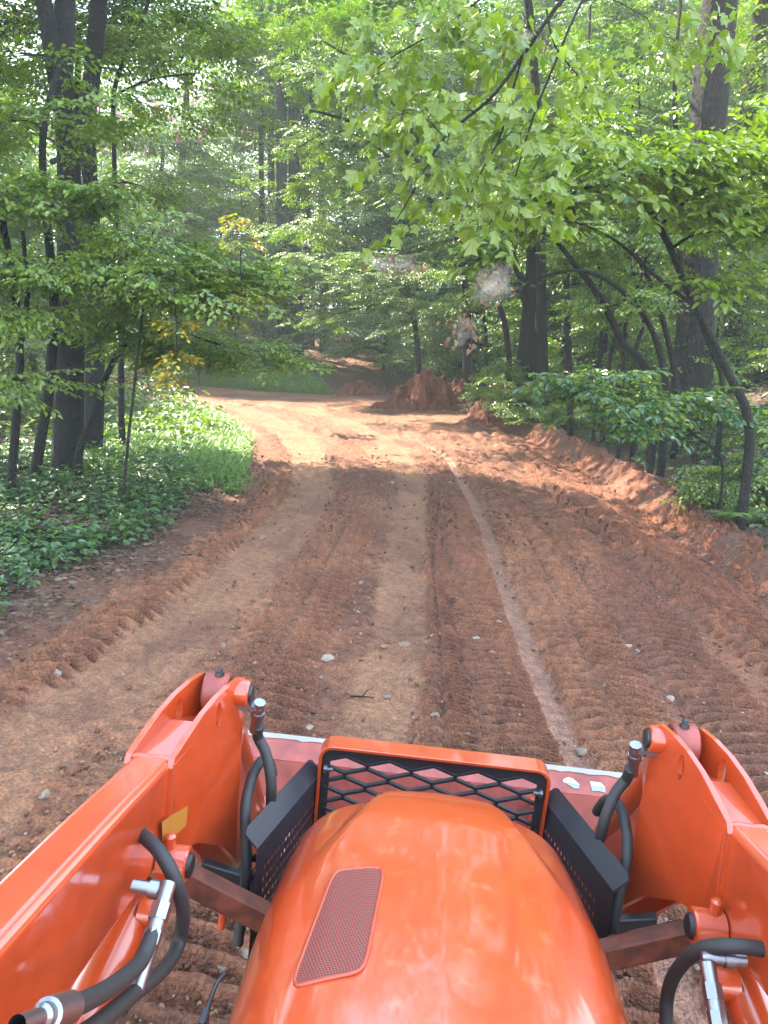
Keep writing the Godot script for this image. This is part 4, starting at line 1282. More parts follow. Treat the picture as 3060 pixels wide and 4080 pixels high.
	["dark_forest_tree", "tall dark trunk in the shadow beyond the bend of the road", "tree", "dark trunks beyond the bend", "canopy", 0.9, "dark", [[[-5.08, 1.23, -34, 0.16], [-4.98, 3.73, -34, 0.14400000000000002], [-5.01, 4.61, -34, 0.13119999999999998], [-4.96, 7.62, -34, 0.11199999999999999], [-4.62, 18.53, -34, 0.064]]], [[-5.46, 11.32, -35, 2.2, 1.1, 2, 24], [-3.99, 12.23, -34, 2.4, 1.2, 2, 26], [-4.46, 14.34, -34, 2.4, 1.2, 2, 26], [-6.08, 14.38, -36, 2.4, 1.2, 2, 24]]],
	["dark_forest_tree", "tall dark trunk in the shadow beyond the bend of the road", "tree", "dark trunks beyond the bend", "canopy", 0.9, "dark", [[[-3.53, 1.34, -38, 0.26], [-3.45, 4.12, -38, 0.234], [-3.51, 4.38, -38, 0.2132], [-3.52, 7.07, -38, 0.182], [-3.26, 20.46, -38, 0.10400000000000001]]], [[-4.01, 12.75, -39, 2.2, 1.1, 2, 24], [-2.47, 13.41, -38, 2.4, 1.2, 2, 26], [-3.03, 15.77, -38, 2.4, 1.2, 2, 26], [-4.68, 15.73, -40, 2.4, 1.2, 2, 24]]],
	["dark_forest_tree", "tall dark trunk in the shadow beyond the bend of the road", "tree", "dark trunks beyond the bend", "canopy", 0.9, "dark", [[[-2.75, 1.88, -37, 0.2], [-2.68, 4.57, -37, 0.18000000000000002], [-2.73, 5.37, -37, 0.164], [-2.74, 8.49, -37, 0.13999999999999999], [-2.58, 19.98, -37, 0.08000000000000002]]], [[-3.25, 12.86, -38, 2.2, 1.1, 2, 24], [-1.77, 13.11, -37, 2.4, 1.2, 2, 26], [-2.33, 15.42, -37, 2.4, 1.2, 2, 26], [-3.91, 15.39, -39, 2.4, 1.2, 2, 24]]],
	["overhanging_tree", "slim straight tree right of the soil heap with a crown high over the road", "tree", "", "canopy", 1.0, "brown", [[[3.68, 0.99, -18.5, 0.13], [3.6, 2.35, -18.5, 0.12], [3.47, 4.34, -18.4, 0.11], [3.25, 6.65, -18.2, 0.1], [2.93, 8.77, -18, 0.09], [2.5, 10.42, -18, 0.08], [1.55, 11.61, -18, 0.05]]], [[0.6, 9.6, -17, 1.9, 1, 1.8, 34], [-1.2, 10.8, -19, 1.9, 1, 1.8, 34], [-3.0, 12, -21, 1.8, 1, 1.8, 34], [2, 11, -20, 2, 1, 2, 30], [-1, 13, -17.5, 1.8, 1, 1.8, 26], [1.2, 10, -14.5, 1.7, 0.9, 1.6, 24]]],
	["arching_maple", "spreading maple arching its bare dark limbs toward the road", "tree", "", "ovate", 0.85, "dark", [[[2.51, 1.05, -24.0, 0.1553], [2.39, 3.07, -24.0, 0.1412], [2.15, 4.75, -24.0, 0.1271], [1.7, 6.21, -23.72, 0.1059], [0.76, 7.56, -23.29, 0.0776], [-0.36, 8.82, -22.87, 0.0494], [-1.55, 9.5, -22.59, 0.0212]], [[1.92, 5.74, -23.86, 0.0706], [0.65, 7.0, -23.44, 0.0593], [-0.87, 7.67, -23.01, 0.0452], [-2.07, 7.9, -22.59, 0.0254]], [[2.08, 5.01, -24.0, 0.0635], [0.9, 6.14, -23.29, 0.0494], [-0.49, 7.17, -22.59, 0.0367], [-1.55, 7.15, -22.02, 0.0282], [-2.37, 6.65, -21.74, 0.0113]]], [[-0.84, 8.4, -22.59, 1.84, 0.49, 1.41, 127], [0.25, 7.62, -22.59, 1.84, 0.49, 1.41, 113], [-1.81, 8.73, -22.59, 1.69, 0.56, 1.41, 113], [-1.3, 7.01, -21.88, 1.55, 0.42, 1.27, 107], [-2.04, 5.9, -21.88, 1.27, 0.42, 1.13, 76], [-0.37, 6.25, -22.59, 1.69, 0.49, 1.41, 107], [-2.4, 10.3, -24.0, 1.98, 0.71, 1.41, 99], [-0.88, 10.3, -24.0, 2.12, 0.71, 1.55, 113], [0.63, 9.39, -23.29, 1.98, 0.71, 1.41, 113], [0.88, 5.78, -22.59, 1.55, 0.42, 1.41, 85], [-1.76, 4.67, -21.18, 1.13, 0.35, 0.99, 62], [1.95, 8.08, -24.0, 1.84, 0.71, 1.41, 99]]],
	["lit_dogwood", "low bright tree hanging layered leaves over the far bend", "tree", "", "ovate", 0.8, "grey", [[[1.12, 0.55, -25.5, 0.0987], [1.03, 1.85, -25.5, 0.0905], [0.8, 3.26, -25.34, 0.074], [0.29, 4.33, -25.01, 0.0494], [-0.68, 4.69, -24.68, 0.0197]]], [[-1.78, 3.74, -24.35, 1.48, 0.23, 0.99, 99], [-2.45, 4.27, -24.35, 0.99, 0.2, 0.82, 66], [-0.95, 3.2, -24.02, 1.48, 0.23, 1.15, 105], [0.01, 3.74, -24.35, 1.48, 0.3, 1.15, 99], [0.69, 2.94, -24.02, 1.32, 0.26, 0.99, 82], [-0.55, 4.3, -24.68, 1.48, 0.26, 1.15, 89], [-1.52, 2.68, -24.35, 1.15, 0.23, 0.99, 59], [1.4, 3.9, -24.68, 1.32, 0.33, 1.15, 76], [-2.69, 5.18, -25.5, 0.99, 0.2, 0.82, 49]]],
	["hanging_tulip_branch_tree", "tree hanging long dark twigs with lobed leaves over the road", "tree", "", "tulip", 1.0, "dark", [[[2.87, 4.53, -6.3, 0.06], [2.07, 4.83, -6.0, 0.05], [1.59, 4.68, -5.9, 0.035], [1.17, 4.28, -5.8, 0.016], [0.92, 3.94, -5.75, 0.014], [0.71, 3.67, -5.7, 0.012], [0.4, 3.41, -5.65, 0.009], [0.22, 3.11, -5.6, 0.006], [0.06, 2.85, -5.6, 0.003]], [[0.91, 3.92, -5.75, 0.008], [0.84, 3.66, -5.75, 0.007], [0.78, 3.43, -5.75, 0.006], [0.63, 3.16, -5.75, 0.005], [0.51, 2.86, -5.75, 0.003]], [[1.43, 4.52, -5.85, 0.012], [1.23, 4.14, -5.7, 0.009], [1.12, 3.88, -5.65, 0.008], [0.97, 3.51, -5.6, 0.007], [0.86, 3.11, -5.6, 0.005], [0.78, 2.82, -5.6, 0.003]], [[1.07, 4.23, -5.8, 0.006], [1.14, 4.01, -5.8, 0.006], [1.34, 3.78, -5.8, 0.005], [1.48, 3.55, -5.8, 0.003]], [[1.17, 4.28, -5.8, 0.008], [0.77, 4.38, -5.9, 0.007], [0.41, 4.19, -6, 0.006], [0.03, 4.02, -6.1, 0.004], [-0.23, 3.84, -6.2, 0.003]]], [[0.37, 3.29, -5.65, 0.32, 0.3, 0.3, 11], [0.59, 3.59, -5.7, 0.34, 0.25, 0.3, 11], [0.78, 3.3, -5.7, 0.3, 0.3, 0.3, 10], [0.54, 3.04, -5.7, 0.25, 0.2, 0.25, 7], [0.22, 4.07, -6, 0.4, 0.22, 0.4, 14], [0.53, 4.15, -5.9, 0.4, 0.2, 0.4, 14], [-0.03, 3.93, -6.1, 0.35, 0.2, 0.35, 12], [0.92, 4.12, -5.8, 0.35, 0.2, 0.35, 10], [1.13, 3.76, -5.7, 0.35, 0.25, 0.3, 10], [0.9, 3.02, -5.6, 0.25, 0.25, 0.25, 7], [2.13, 4.1, -6, 0.28, 0.16, 0.25, 7], [1.77, 4.21, -5.9, 0.32, 0.15, 0.3, 7], [0.13, 3.61, -5.8, 0.3, 0.2, 0.3, 10], [1.3, 3.42, -5.7, 0.25, 0.25, 0.25, 6]]],
	["pale_oval_leaf_tree", "understory tree with broad oval pale-green leaves on the right bank", "tree", "", "broad", 1.0, "grey", [[[4.09, 1.09, -8.8, 0.05], [3.77, 1.75, -8.8, 0.045], [3.32, 2.43, -8.7, 0.04], [2.9, 3.07, -8.5, 0.034], [2.52, 3.44, -8.3, 0.026], [2.07, 3.52, -8, 0.018], [1.6, 3.36, -7.8, 0.01]], [[3.32, 2.43, -8.7, 0.026], [2.83, 2.71, -8.5, 0.02], [2.29, 3.04, -8.2, 0.014], [1.83, 3.19, -8, 0.008]]], [[1.43, 3.2, -7.8, 0.4, 0.12, 0.3, 30], [1.12, 2.9, -7.7, 0.26, 0.09, 0.22, 18], [1.79, 3.42, -7.9, 0.5, 0.12, 0.4, 40], [2.24, 3.6, -8, 0.6, 0.13, 0.5, 46], [2.75, 3.74, -8.1, 0.6, 0.13, 0.5, 46], [3.27, 3.85, -8.2, 0.6, 0.14, 0.5, 40], [3.56, 3.64, -8, 0.45, 0.12, 0.4, 28], [3.43, 3.1, -8, 0.5, 0.12, 0.4, 28], [3.05, 3.3, -8.2, 0.5, 0.12, 0.4, 30], [2.51, 4.02, -8.4, 0.5, 0.14, 0.5, 34], [1.97, 3.85, -8.2, 0.5, 0.14, 0.5, 34], [1.63, 4.23, -8.6, 0.5, 0.16, 0.5, 32], [3.67, 4.27, -8.4, 0.4, 0.14, 0.4, 20], [3.25, 2.64, -8.1, 0.4, 0.1, 0.4, 16], [2.83, 3.46, -8.4, 0.4, 0.1, 0.4, 18]]],
	["thick_pine", "thick rough-barked pine trunk rising on the right bank", "tree", "", "canopy", 1.0, "pine", [[[5.41, 0.66, -14, 0.36], [5.4, 1.51, -14, 0.315], [5.37, 2.69, -14, 0.305], [5.31, 4.18, -14, 0.295], [5.3, 5.61, -14, 0.285], [5.32, 6.9, -14, 0.275], [5.32, 8.58, -14, 0.25], [5.36, 12.46, -14.5, 0.15]]], [[5.5, 12, -14, 3, 1.5, 3, 60], [7.5, 14, -12, 3, 1.5, 3, 60], [6.5, 15, -16, 3, 1.5, 3, 60]]],
	["second_pine", "dark tall trunk behind the thick pine at the right edge", "tree", "", "canopy", 1.0, "pine", [[[7.89, 1.12, -18, 0.26], [7.79, 2.84, -18, 0.24], [7.7, 4.95, -18, 0.23], [7.69, 7.04, -18, 0.22], [7.75, 8.77, -18, 0.2], [7.68, 12.0, -18, 0.15]]], [[9, 13, -18, 3, 1.5, 3, 50], [7.6, 15, -20, 3, 1.5, 3, 50]]],
	["curved_sapling", "curved bare sapling bowing left above the right bank", "sapling", "", "ovate", 0.8, "brown", [[[3.95, 1.29, -11.6, 0.06], [3.72, 1.75, -11.6, 0.055], [3.43, 2.01, -11.6, 0.052], [3.25, 2.34, -11.6, 0.05], [2.96, 2.78, -11.6, 0.045], [2.68, 3.1, -11.6, 0.04], [2.43, 3.38, -11.6, 0.03], [2.18, 3.58, -11.5, 0.02]]], [[2.03, 3.75, -11.4, 0.6, 0.2, 0.5, 30], [2.59, 3.53, -11.6, 0.6, 0.2, 0.5, 26], [1.7, 3.92, -11.4, 0.6, 0.2, 0.5, 28]]],
	["upright_sapling", "straight thin sapling at the edge of the road below the pine", "sapling", "", "ovate", 0.8, "brown", [[[3.55, 0.38, -15.0, 0.067], [3.48, 1.29, -15.0, 0.0616], [3.4, 2.31, -15.0, 0.0576], [3.32, 3.13, -15.0, 0.0536], [3.23, 3.7, -15.0, 0.0455], [3.07, 4.56, -15.0, 0.0335]]], [[2.89, 4.87, -15.0, 0.94, 0.33, 0.8, 46], [3.36, 5.26, -15.0, 0.94, 0.33, 0.8, 46]]],
	["web_branch_tree", "small tree bowing a bare twiggy branch left over the bank", "tree", "", "ovate", 0.8, "brown", [[[4.09, 1.23, -11.5, 0.0517], [3.94, 1.89, -11.5, 0.046], [3.67, 2.4, -11.5, 0.0391], [3.19, 2.84, -11.5, 0.0322], [2.69, 2.99, -11.38, 0.0253], [2.23, 2.92, -11.27, 0.0196], [1.83, 2.73, -11.15, 0.0138], [1.6, 2.57, -11.04, 0.0103], [1.55, 2.33, -11.04, 0.008], [1.39, 2.18, -11.04, 0.0057], [1.02, 2.02, -11.04, 0.0034]], [[1.83, 2.73, -11.15, 0.0092], [1.44, 2.63, -11.04, 0.0057], [1.17, 2.87, -10.92, 0.0034]]], [[2.97, 2.59, -11.38, 0.4, 0.17, 0.34, 12]]],
	["thicket_stem", "slender crooked stem in the shade between the pine and the road", "tree", "thicket stems left of the pine", "ovate", 0.8, "brown", [[[4.13, 1.22, -13, 0.04], [4.06, 1.85, -13, 0.034], [4.15, 2.43, -13, 0.03], [3.78, 3.56, -13, 0.02]]], [[3.48, 3.63, -13, 0.9, 0.3, 0.7, 26], [4.12, 3.83, -13, 0.9, 0.3, 0.7, 26], [3.74, 4.17, -13, 0.9, 0.3, 0.7, 22], [3.69, 2.43, -12.7, 0.6, 0.18, 0.5, 16]]],
	["thicket_stem", "slender crooked stem in the shade between the pine and the road", "tree", "thicket stems left of the pine", "ovate", 0.8, "brown", [[[3.74, 1.33, -12.5, 0.035], [3.73, 2.28, -12.5, 0.029750000000000002], [3.83, 2.56, -12.5, 0.026250000000000002], [3.97, 3.24, -12.5, 0.0175]]], [[3.68, 3.31, -12.5, 0.9, 0.3, 0.7, 26], [4.3, 3.51, -12.5, 0.9, 0.3, 0.7, 26], [3.92, 3.84, -12.5, 0.9, 0.3, 0.7, 22], [3.39, 2.55, -12.2, 0.6, 0.18, 0.5, 16]]],
	["thicket_stem", "slender crooked stem in the shade between the pine and the road", "tree", "thicket stems left of the pine", "ovate", 0.8, "brown", [[[3.74, 1.27, -14, 0.035], [3.76, 2.3, -14, 0.029750000000000002], [3.62, 3.37, -14, 0.026250000000000002], [3.25, 4.4, -14, 0.0175]]], [[2.94, 4.47, -14, 0.9, 0.3, 0.7, 26], [3.62, 4.69, -14, 0.9, 0.3, 0.7, 26], [3.21, 5.05, -14, 0.9, 0.3, 0.7, 22], [3.16, 3.34, -13.7, 0.6, 0.18, 0.5, 16]]],
	["thicket_stem", "slender crooked stem in the shade between the pine and the road", "tree", "thicket stems left of the pine", "ovate", 0.8, "brown", [[[4.74, 1.12, -12.8, 0.05], [4.47, 2.14, -12.8, 0.0425], [4.12, 2.99, -12.8, 0.037500000000000006], [3.56, 3.81, -12.8, 0.025]]], [[3.27, 3.88, -12.8, 0.9, 0.3, 0.7, 26], [3.9, 4.08, -12.8, 0.9, 0.3, 0.7, 26], [3.52, 4.41, -12.8, 0.9, 0.3, 0.7, 22], [3.67, 2.97, -12.5, 0.6, 0.18, 0.5, 16]]],
	["thicket_stem", "slender crooked stem in the shade between the pine and the road", "tree", "thicket stems left of the pine", "ovate", 0.8, "brown", [[[4.89, 1.36, -11.5, 0.035], [4.62, 2.02, -11.5, 0.029750000000000002], [4.31, 2.65, -11.5, 0.026250000000000002], [4.05, 3.4, -11.5, 0.0175]]], [[3.79, 3.46, -11.5, 0.9, 0.3, 0.7, 26], [4.35, 3.64, -11.5, 0.9, 0.3, 0.7, 26], [4.0, 3.94, -11.5, 0.9, 0.3, 0.7, 22], [3.88, 2.64, -11.2, 0.6, 0.18, 0.5, 16]]],
	["thicket_stem", "slender crooked stem in the shade between the pine and the road", "tree", "thicket stems left of the pine", "ovate", 0.8, "brown", [[[4.18, 1.29, -15, 0.045], [4.37, 2.31, -15, 0.03825], [4.97, 3.46, -15, 0.03375], [5.13, 4.56, -15, 0.0225]]], [[4.8, 4.64, -15, 0.9, 0.3, 0.7, 26], [5.52, 4.87, -15, 0.9, 0.3, 0.7, 26], [5.08, 5.26, -15, 0.9, 0.3, 0.7, 22], [4.46, 3.43, -14.7, 0.6, 0.18, 0.5, 16]]],
	["thicket_stem", "slender crooked stem in the shade between the pine and the road", "tree", "thicket stems left of the pine", "small", 0.8, "brown", [[[3.2, 1.33, -20.5, 0.08], [3.05, 2.37, -20.5, 0.068], [2.86, 2.93, -20.5, 0.06], [2.53, 4.15, -20.5, 0.04]]], [[2.07, 4.26, -20.5, 0.9, 0.3, 0.7, 26], [3.09, 4.59, -20.5, 0.9, 0.3, 0.7, 26], [2.5, 5.13, -20.5, 0.9, 0.3, 0.7, 22], [2.24, 2.92, -20.2, 0.6, 0.18, 0.5, 16]]],
	["thicket_stem", "slender crooked stem in the shade between the pine and the road", "tree", "thicket stems left of the pine", "small", 0.8, "brown", [[[3.0, 1.08, -23.5, 0.06], [2.93, 2.4, -23.5, 0.051], [2.66, 3.69, -23.5, 0.045], [2.75, 5.19, -23.5, 0.03]]], [[2.22, 5.32, -23.5, 0.9, 0.3, 0.7, 26], [3.39, 5.69, -23.5, 0.9, 0.3, 0.7, 26], [2.72, 6.29, -23.5, 0.9, 0.3, 0.7, 22], [1.97, 3.67, -23.2, 0.6, 0.18, 0.5, 16]]],
	["shaded_trunk_tree", "stout shaded trunk between the soil heap and the pine", "tree", "shaded trunks behind the soil heap", "small", 0.8, "brown", [[[3.58, 1.28, -19, 0.13], [3.42, 2.35, -19, 0.1105], [3.23, 3.19, -19, 0.0975], [2.76, 4.41, -19, 0.065]]], [[2.33, 4.51, -19, 0.9, 0.3, 0.7, 26], [3.27, 4.81, -19, 0.9, 0.3, 0.7, 26], [2.73, 5.31, -19, 0.9, 0.3, 0.7, 22], [2.65, 3.17, -18.7, 0.6, 0.18, 0.5, 16]]],
	["shaded_trunk_tree", "stout shaded trunk between the soil heap and the pine", "tree", "shaded trunks behind the soil heap", "small", 0.8, "brown", [[[3.48, 1.12, -20, 0.2], [3.55, 2.36, -20, 0.17], [3.59, 3.46, -20, 0.15000000000000002], [3.53, 5.57, -20, 0.1]]], [[3.08, 5.68, -20, 0.9, 0.3, 0.7, 26], [4.06, 5.98, -20, 0.9, 0.3, 0.7, 26], [3.49, 6.49, -20, 0.9, 0.3, 0.7, 22], [2.98, 3.44, -19.7, 0.6, 0.18, 0.5, 16]]],
	["glossy_shrub", "low shrub with bright glossy leaves leaning over the right bank", "shrub", "", "glossy", 0.8, "brown", [[[3.99, 0.65, -9.2, 0.0174], [3.59, 1.0, -9.08, 0.0149], [3.2, 1.28, -8.95, 0.0124], [2.73, 1.49, -8.83, 0.0099], [2.17, 1.63, -8.7, 0.005]], [[3.59, 1.0, -9.08, 0.0124], [3.17, 1.36, -9.2, 0.0099], [2.69, 1.63, -9.08, 0.0062]]], [[2.33, 1.58, -8.7, 0.37, 0.1, 0.27, 37], [2.75, 1.4, -8.7, 0.42, 0.12, 0.31, 45], [3.18, 1.48, -8.95, 0.42, 0.11, 0.31, 40], [2.78, 1.16, -8.58, 0.32, 0.1, 0.27, 27], [3.56, 1.32, -9.08, 0.37, 0.12, 0.31, 30], [2.58, 1.68, -9.08, 0.42, 0.09, 0.31, 30], [3.94, 1.2, -9.2, 0.31, 0.12, 0.25, 17], [2.05, 1.65, -8.83, 0.25, 0.06, 0.19, 15]]],
	["bank_shrub", "dark leafy bush at the foot of the bank beside the soil heap", "shrub", "", "ovate", 0.7, "brown", [[[3.15, 0.18, -18.5, 0.0319], [3.08, 0.77, -18.5, 0.0255], [2.9, 1.2, -18.5, 0.0159]]], [[2.86, 0.8, -18.18, 0.88, 0.35, 0.64, 80], [3.49, 0.9, -18.18, 0.8, 0.35, 0.64, 70], [2.73, 1.29, -18.82, 0.72, 0.32, 0.64, 54], [3.7, 0.44, -17.54, 0.72, 0.32, 0.56, 54], [4.16, 0.5, -16.91, 0.72, 0.29, 0.56, 48], [3.08, 0.44, -17.54, 0.64, 0.22, 0.48, 38]]],
	["fringe_bush", "thick green bush behind the red soil heap", "bush", "", "small", 0.8, "brown", [[[0.01, 0.83, -29.0, 0.0552], [0.01, 1.81, -29.0, 0.0414], [0.01, 2.62, -29.0, 0.0276]]], [[-0.82, 2.46, -29.0, 1.66, 0.69, 1.38, 83], [0.5, 1.98, -28.31, 1.52, 0.69, 1.38, 77], [-1.22, 1.45, -30.38, 1.24, 0.55, 1.24, 50], [1.55, 1.83, -26.93, 1.38, 0.69, 1.24, 69], [-1.99, 2.13, -31.76, 1.38, 0.83, 1.38, 61], [0.34, 3.42, -29.0, 1.66, 0.83, 1.38, 69], [1.95, 2.72, -26.24, 1.38, 0.69, 1.24, 61]]],
	["yellow_vine", "yellowing vine hanging in a curtain above the sunlit grass", "vine", "", "yellow", 0.7714285714285714, "brown", [[[-2.03, 2.76, -8.0, 0.006], [-2.05, 2.5, -8.0, 0.006], [-2.05, 2.23, -8.0, 0.004], [-2.06, 1.97, -8.0, 0.004]]], [[-2.05, 2.23, -8.0, 0.08, 0.12, 0.1, 12], [-2.06, 1.97, -8.0, 0.08, 0.12, 0.1, 12], [-2.08, 1.74, -8.0, 0.08, 0.12, 0.1, 12]]],
	["yellow_vine", "yellowing vine dangling at the tip of the layered branches", "vine", "", "yellow", 0.7714285714285714, "brown", [[[-1.42, 2.95, -8.2, 0.006], [-1.43, 2.69, -8.2, 0.006], [-1.42, 2.46, -8.2, 0.004], [-1.54, 2.28, -8.2, 0.004]]], [[-1.42, 2.46, -8.2, 0.08199999999999999, 0.12299999999999997, 0.1, 12], [-1.54, 2.28, -8.2, 0.08199999999999999, 0.12299999999999997, 0.1, 12], [-1.37, 2.51, -8.2, 0.08199999999999999, 0.12299999999999997, 0.1, 12]]],
	["yellow_vine", "yellowing vine high on the shaded bush", "vine", "", "yellow", 1.6285714285714288, "brown", [[[-3.22, 5.79, -19, 0.006], [-3.24, 5.21, -19, 0.006], [-3.21, 4.71, -19, 0.004], [-3.28, 4.21, -19, 0.004]]], [[-3.21, 4.71, -19, 0.19, 0.28500000000000003, 0.1, 12], [-3.28, 4.21, -19, 0.19, 0.28500000000000003, 0.1, 12]]],
]

# ---------------------------------------------------------------- undergrowth
func herb(seed_: int, leaves: int, tall: float, leaf_len: float, mats: Array, kind := "ovate") -> ArrayMesh:
	var r := RandomNumberGenerator.new()
	r.seed = seed_
	var bufs := {"twig": PackedVector3Array()}
	for e in mats: bufs[e[0]] = PackedVector3Array()
	for k in leaves:
		var an := k * 2.4 + r.randf()
		var hgt := tall * (0.25 + 0.75 * r.randf())
		var out := Vector3(cos(an), 0, sin(an))
		var p := out * tall * r.randf_range(0.1, 0.5) + Vector3(0, hgt, 0)
		stick(bufs["twig"], Vector3.ZERO, p, 0.002)
		for q in 2:
			var dir := out.rotated(Vector3.UP, r.randf_range(-0.9, 0.9))
			dir.y = r.randf_range(-0.35, 0.15)
			leaf(bufs[pick(r, mats)], p, dir.normalized(), Vector3(r.randf_range(-0.3, 0.3), 1, r.randf_range(-0.3, 0.3)), leaf_len * r.randf_range(0.6, 1.2), kind, r.randf_range(0.05, 0.4))
	return mesh_of(bufs)

func tuft(seed_: int) -> ArrayMesh:
	var r := RandomNumberGenerator.new()
	r.seed = seed_
	var bufs := {"grass_blade": PackedVector3Array(), "leaf_fresh": PackedVector3Array()}
	for k in 26:
		var an := r.randf() * TAU
		var o := Vector3(r.randfn(0, 0.05), 0, r.randfn(0, 0.05))
		var l := r.randf_range(0.06, 0.2)
		var lean := Vector3(cos(an), 0, sin(an)) * l * r.randf_range(0.2, 0.9)
		var side := Vector3(-sin(an), 0, cos(an)) * 0.0035
		var m := o + lean * 0.35 + Vector3(0, l * 0.65, 0)
		var tip := o + lean + Vector3(0, l * r.randf_range(0.6, 1.0), 0)
		var b: PackedVector3Array = bufs["grass_blade"]
		b.append_array(PackedVector3Array([o - side, o + side, m + side, o - side, m + side, m - side, m - side, m + side, tip]))
		bufs["grass_blade"] = b
		if k % 2 == 0:
			leaf(bufs["leaf_fresh"], m, Vector3(cos(an + 1.0), 0.1, sin(an + 1.0)).normalized(), Vector3.UP, 0.045, "narrow", 0.3)
	return mesh_of(bufs)

func litter(seed_: int) -> ArrayMesh:
	var r := RandomNumberGenerator.new()
	r.seed = seed_
	var bufs := {"leaf_litter": PackedVector3Array(), "leaf_litter_pale": PackedVector3Array()}
	for k in 24:
		var an := r.randf() * TAU
		leaf(bufs["leaf_litter" if r.randf() < 0.85 else "leaf_litter_pale"], Vector3(r.randfn(0, 0.16), r.randf_range(0.004, 0.03), r.randfn(0, 0.16)), Vector3(cos(an), r.randf_range(-0.1, 0.25), sin(an)).normalized(), Vector3(r.randf_range(-0.4, 0.4), 1, r.randf_range(-0.4, 0.4)), r.randf_range(0.03, 0.06), "ovate", r.randf_range(-0.4, 0.6))
	return mesh_of(bufs)

func scatter(called: String, label: String, category: String, mesh: Mesh, count: int, x0: float, x1: float, d0: float, d1: float, s0: float, s1: float, seed_: int, keep: Callable) -> void:
	var r := RandomNumberGenerator.new()
	r.seed = seed_
	var places := []
	for k in count * 4:
		if places.size() >= count: break
		var d := r.randf_range(d0, d1)
		var x := r.randf_range(x0, x1)
		if r.randf() > keep.call(x, d): continue
		var s := r.randf_range(s0, s1)
		var b := Basis(Vector3.UP, r.randf() * TAU) * Basis(Vector3.RIGHT, r.randf_range(-0.2, 0.2))
		places.append(Transform3D(b.scaled(Vector3(s, s, s)), Vector3(x, land(x, -d), -d)))
	tag(copies(called, mesh, places, self), label, category, "", "stuff")

func fern(at: Vector3, label: String, seed_: int, size: float) -> void:
	var r := RandomNumberGenerator.new()
	r.seed = seed_
	var t := thing("fern", label, "fern", Vector3(at.x, land(at.x, at.z), at.z))
	for k in 9:
		var an := TAU * k / 9.0 + r.randf_range(-0.25, 0.25)
		var out := Vector3(cos(an), 0, sin(an))
		var bufs := {"leaf_mid": PackedVector3Array(), "twig": PackedVector3Array()}
		var l := size * r.randf_range(0.7, 1.1)
		var last := Vector3.ZERO
		for i in 18:
			var u := (i + 1.0) / 18.0
			var p := out * l * (0.15 * u + 0.8 * u * u) + Vector3(0, l * (1.0 * u - 0.75 * u * u), 0)
			stick(bufs["twig"], last, p, 0.002)
			last = p
			for s in [-1.0, 1.0]:
				var dir := out.rotated(Vector3.UP, s * 1.25)
				dir.y = -0.1
				leaf(bufs["leaf_mid"], p, dir.normalized(), Vector3.UP, l * 0.22 * sin(PI * clampf(u * 0.9 + 0.08, 0, 1)), "narrow", 0.1)
		part("frond", mesh_of(bufs), null, t)

# silk tents of web worms with dead leaves caught in them
func web_nest(label: String, at: Vector3, size: Vector3, leaves: int, sheets: int, seed_: int) -> void:
	var r := RandomNumberGenerator.new()
	r.seed = seed_
	var t := thing("caterpillar_web", label, "web", at, "caterpillar webs")
	for k in sheets:
		var g := Geo.new()
		var a := Vector3(r.randf_range(-1, -0.3), r.randf_range(-0.6, 0.6), r.randf_range(-1, 1)) * size
		var b := Vector3(r.randf_range(0.3, 1), r.randf_range(0.0, 1.0), r.randf_range(-1, 1)) * size
		var c := Vector3(r.randf_range(-0.2, 0.9), r.randf_range(-1.0, -0.3), r.randf_range(-1, 1)) * size
		var d := Vector3(r.randf_range(-0.9, 0.0), r.randf_range(-1.0, -0.2), r.randf_range(-1, 1)) * size
		g.sheet(9, 9, func(i: int, j: int):
			var u := i / 8.0
			var w := j / 8.0
			var p: Vector3 = a.lerp(b, u).lerp(d.lerp(c, u), w)
			p = p.lerp((a + b + c + d) / 4.0, 0.5 * sin(PI * u) * sin(PI * w) + 0.25 * (1.0 - absf(2 * u - 1)) * absf(2 * w - 1) + 0.25 * (1.0 - absf(2 * w - 1)) * absf(2 * u - 1))
			return p + Vector3(0, 0.02 * sin(9.0 * u + k), 0.02 * cos(8.0 * w)))
		part("silk_sheet", g.mesh(), M.silk, t)
	for k in leaves:
		var bufs := {"leaf_dead": PackedVector3Array()}
		var p := Vector3(r.randfn(0, 0.5), r.randfn(-0.1, 0.45), r.randfn(0, 0.5)) * size
		var an := r.randf() * TAU
		leaf(bufs["leaf_dead"], p, Vector3(cos(an) * 0.6, -1.0 + 0.7 * r.randf(), sin(an) * 0.6).normalized(), Vector3(r.randf() - 0.5, 0.4, r.randf() - 0.5), r.randf_range(0.06, 0.12), "ovate", r.randf_range(0.5, 1.5))
		part("dead_leaf", mesh_of(bufs), null, t)

func fallen_branch(label: String, pts: Array, r0: float, bark: String) -> void:
	var foot: Vector3 = pts[0]
	var t := thing("fallen_branch", label, "branch", foot)
	var p := []
	for q in pts: p.append(q - foot)
	p = smooth_path(p, 5)
	var rad := []
	for k in p.size(): rad.append(r0 * (1.0 - 0.7 * k / (p.size() - 1.0)))
	var g := Geo.new()
	g.tube(p, rad, 8, 0.15, noise_a)
	part("stick", g.mesh(), M["bark_" + bark], t)
	g = Geo.new()
	var m: Vector3 = p[p.size() / 2]
	g.tube([m, m + Vector3(0.1, 0.12, -0.05) * (r0 / 0.03), m + Vector3(0.28, 0.2, -0.06) * (r0 / 0.03)], [r0 * 0.5, r0 * 0.35, r0 * 0.15], 6)
	part("side_twig", g.mesh(), M["bark_" + bark], t)

func at_land(x: float, d: float, up := 0.0) -> Vector3:
	return Vector3(x, land(x, -d) + up, -d)

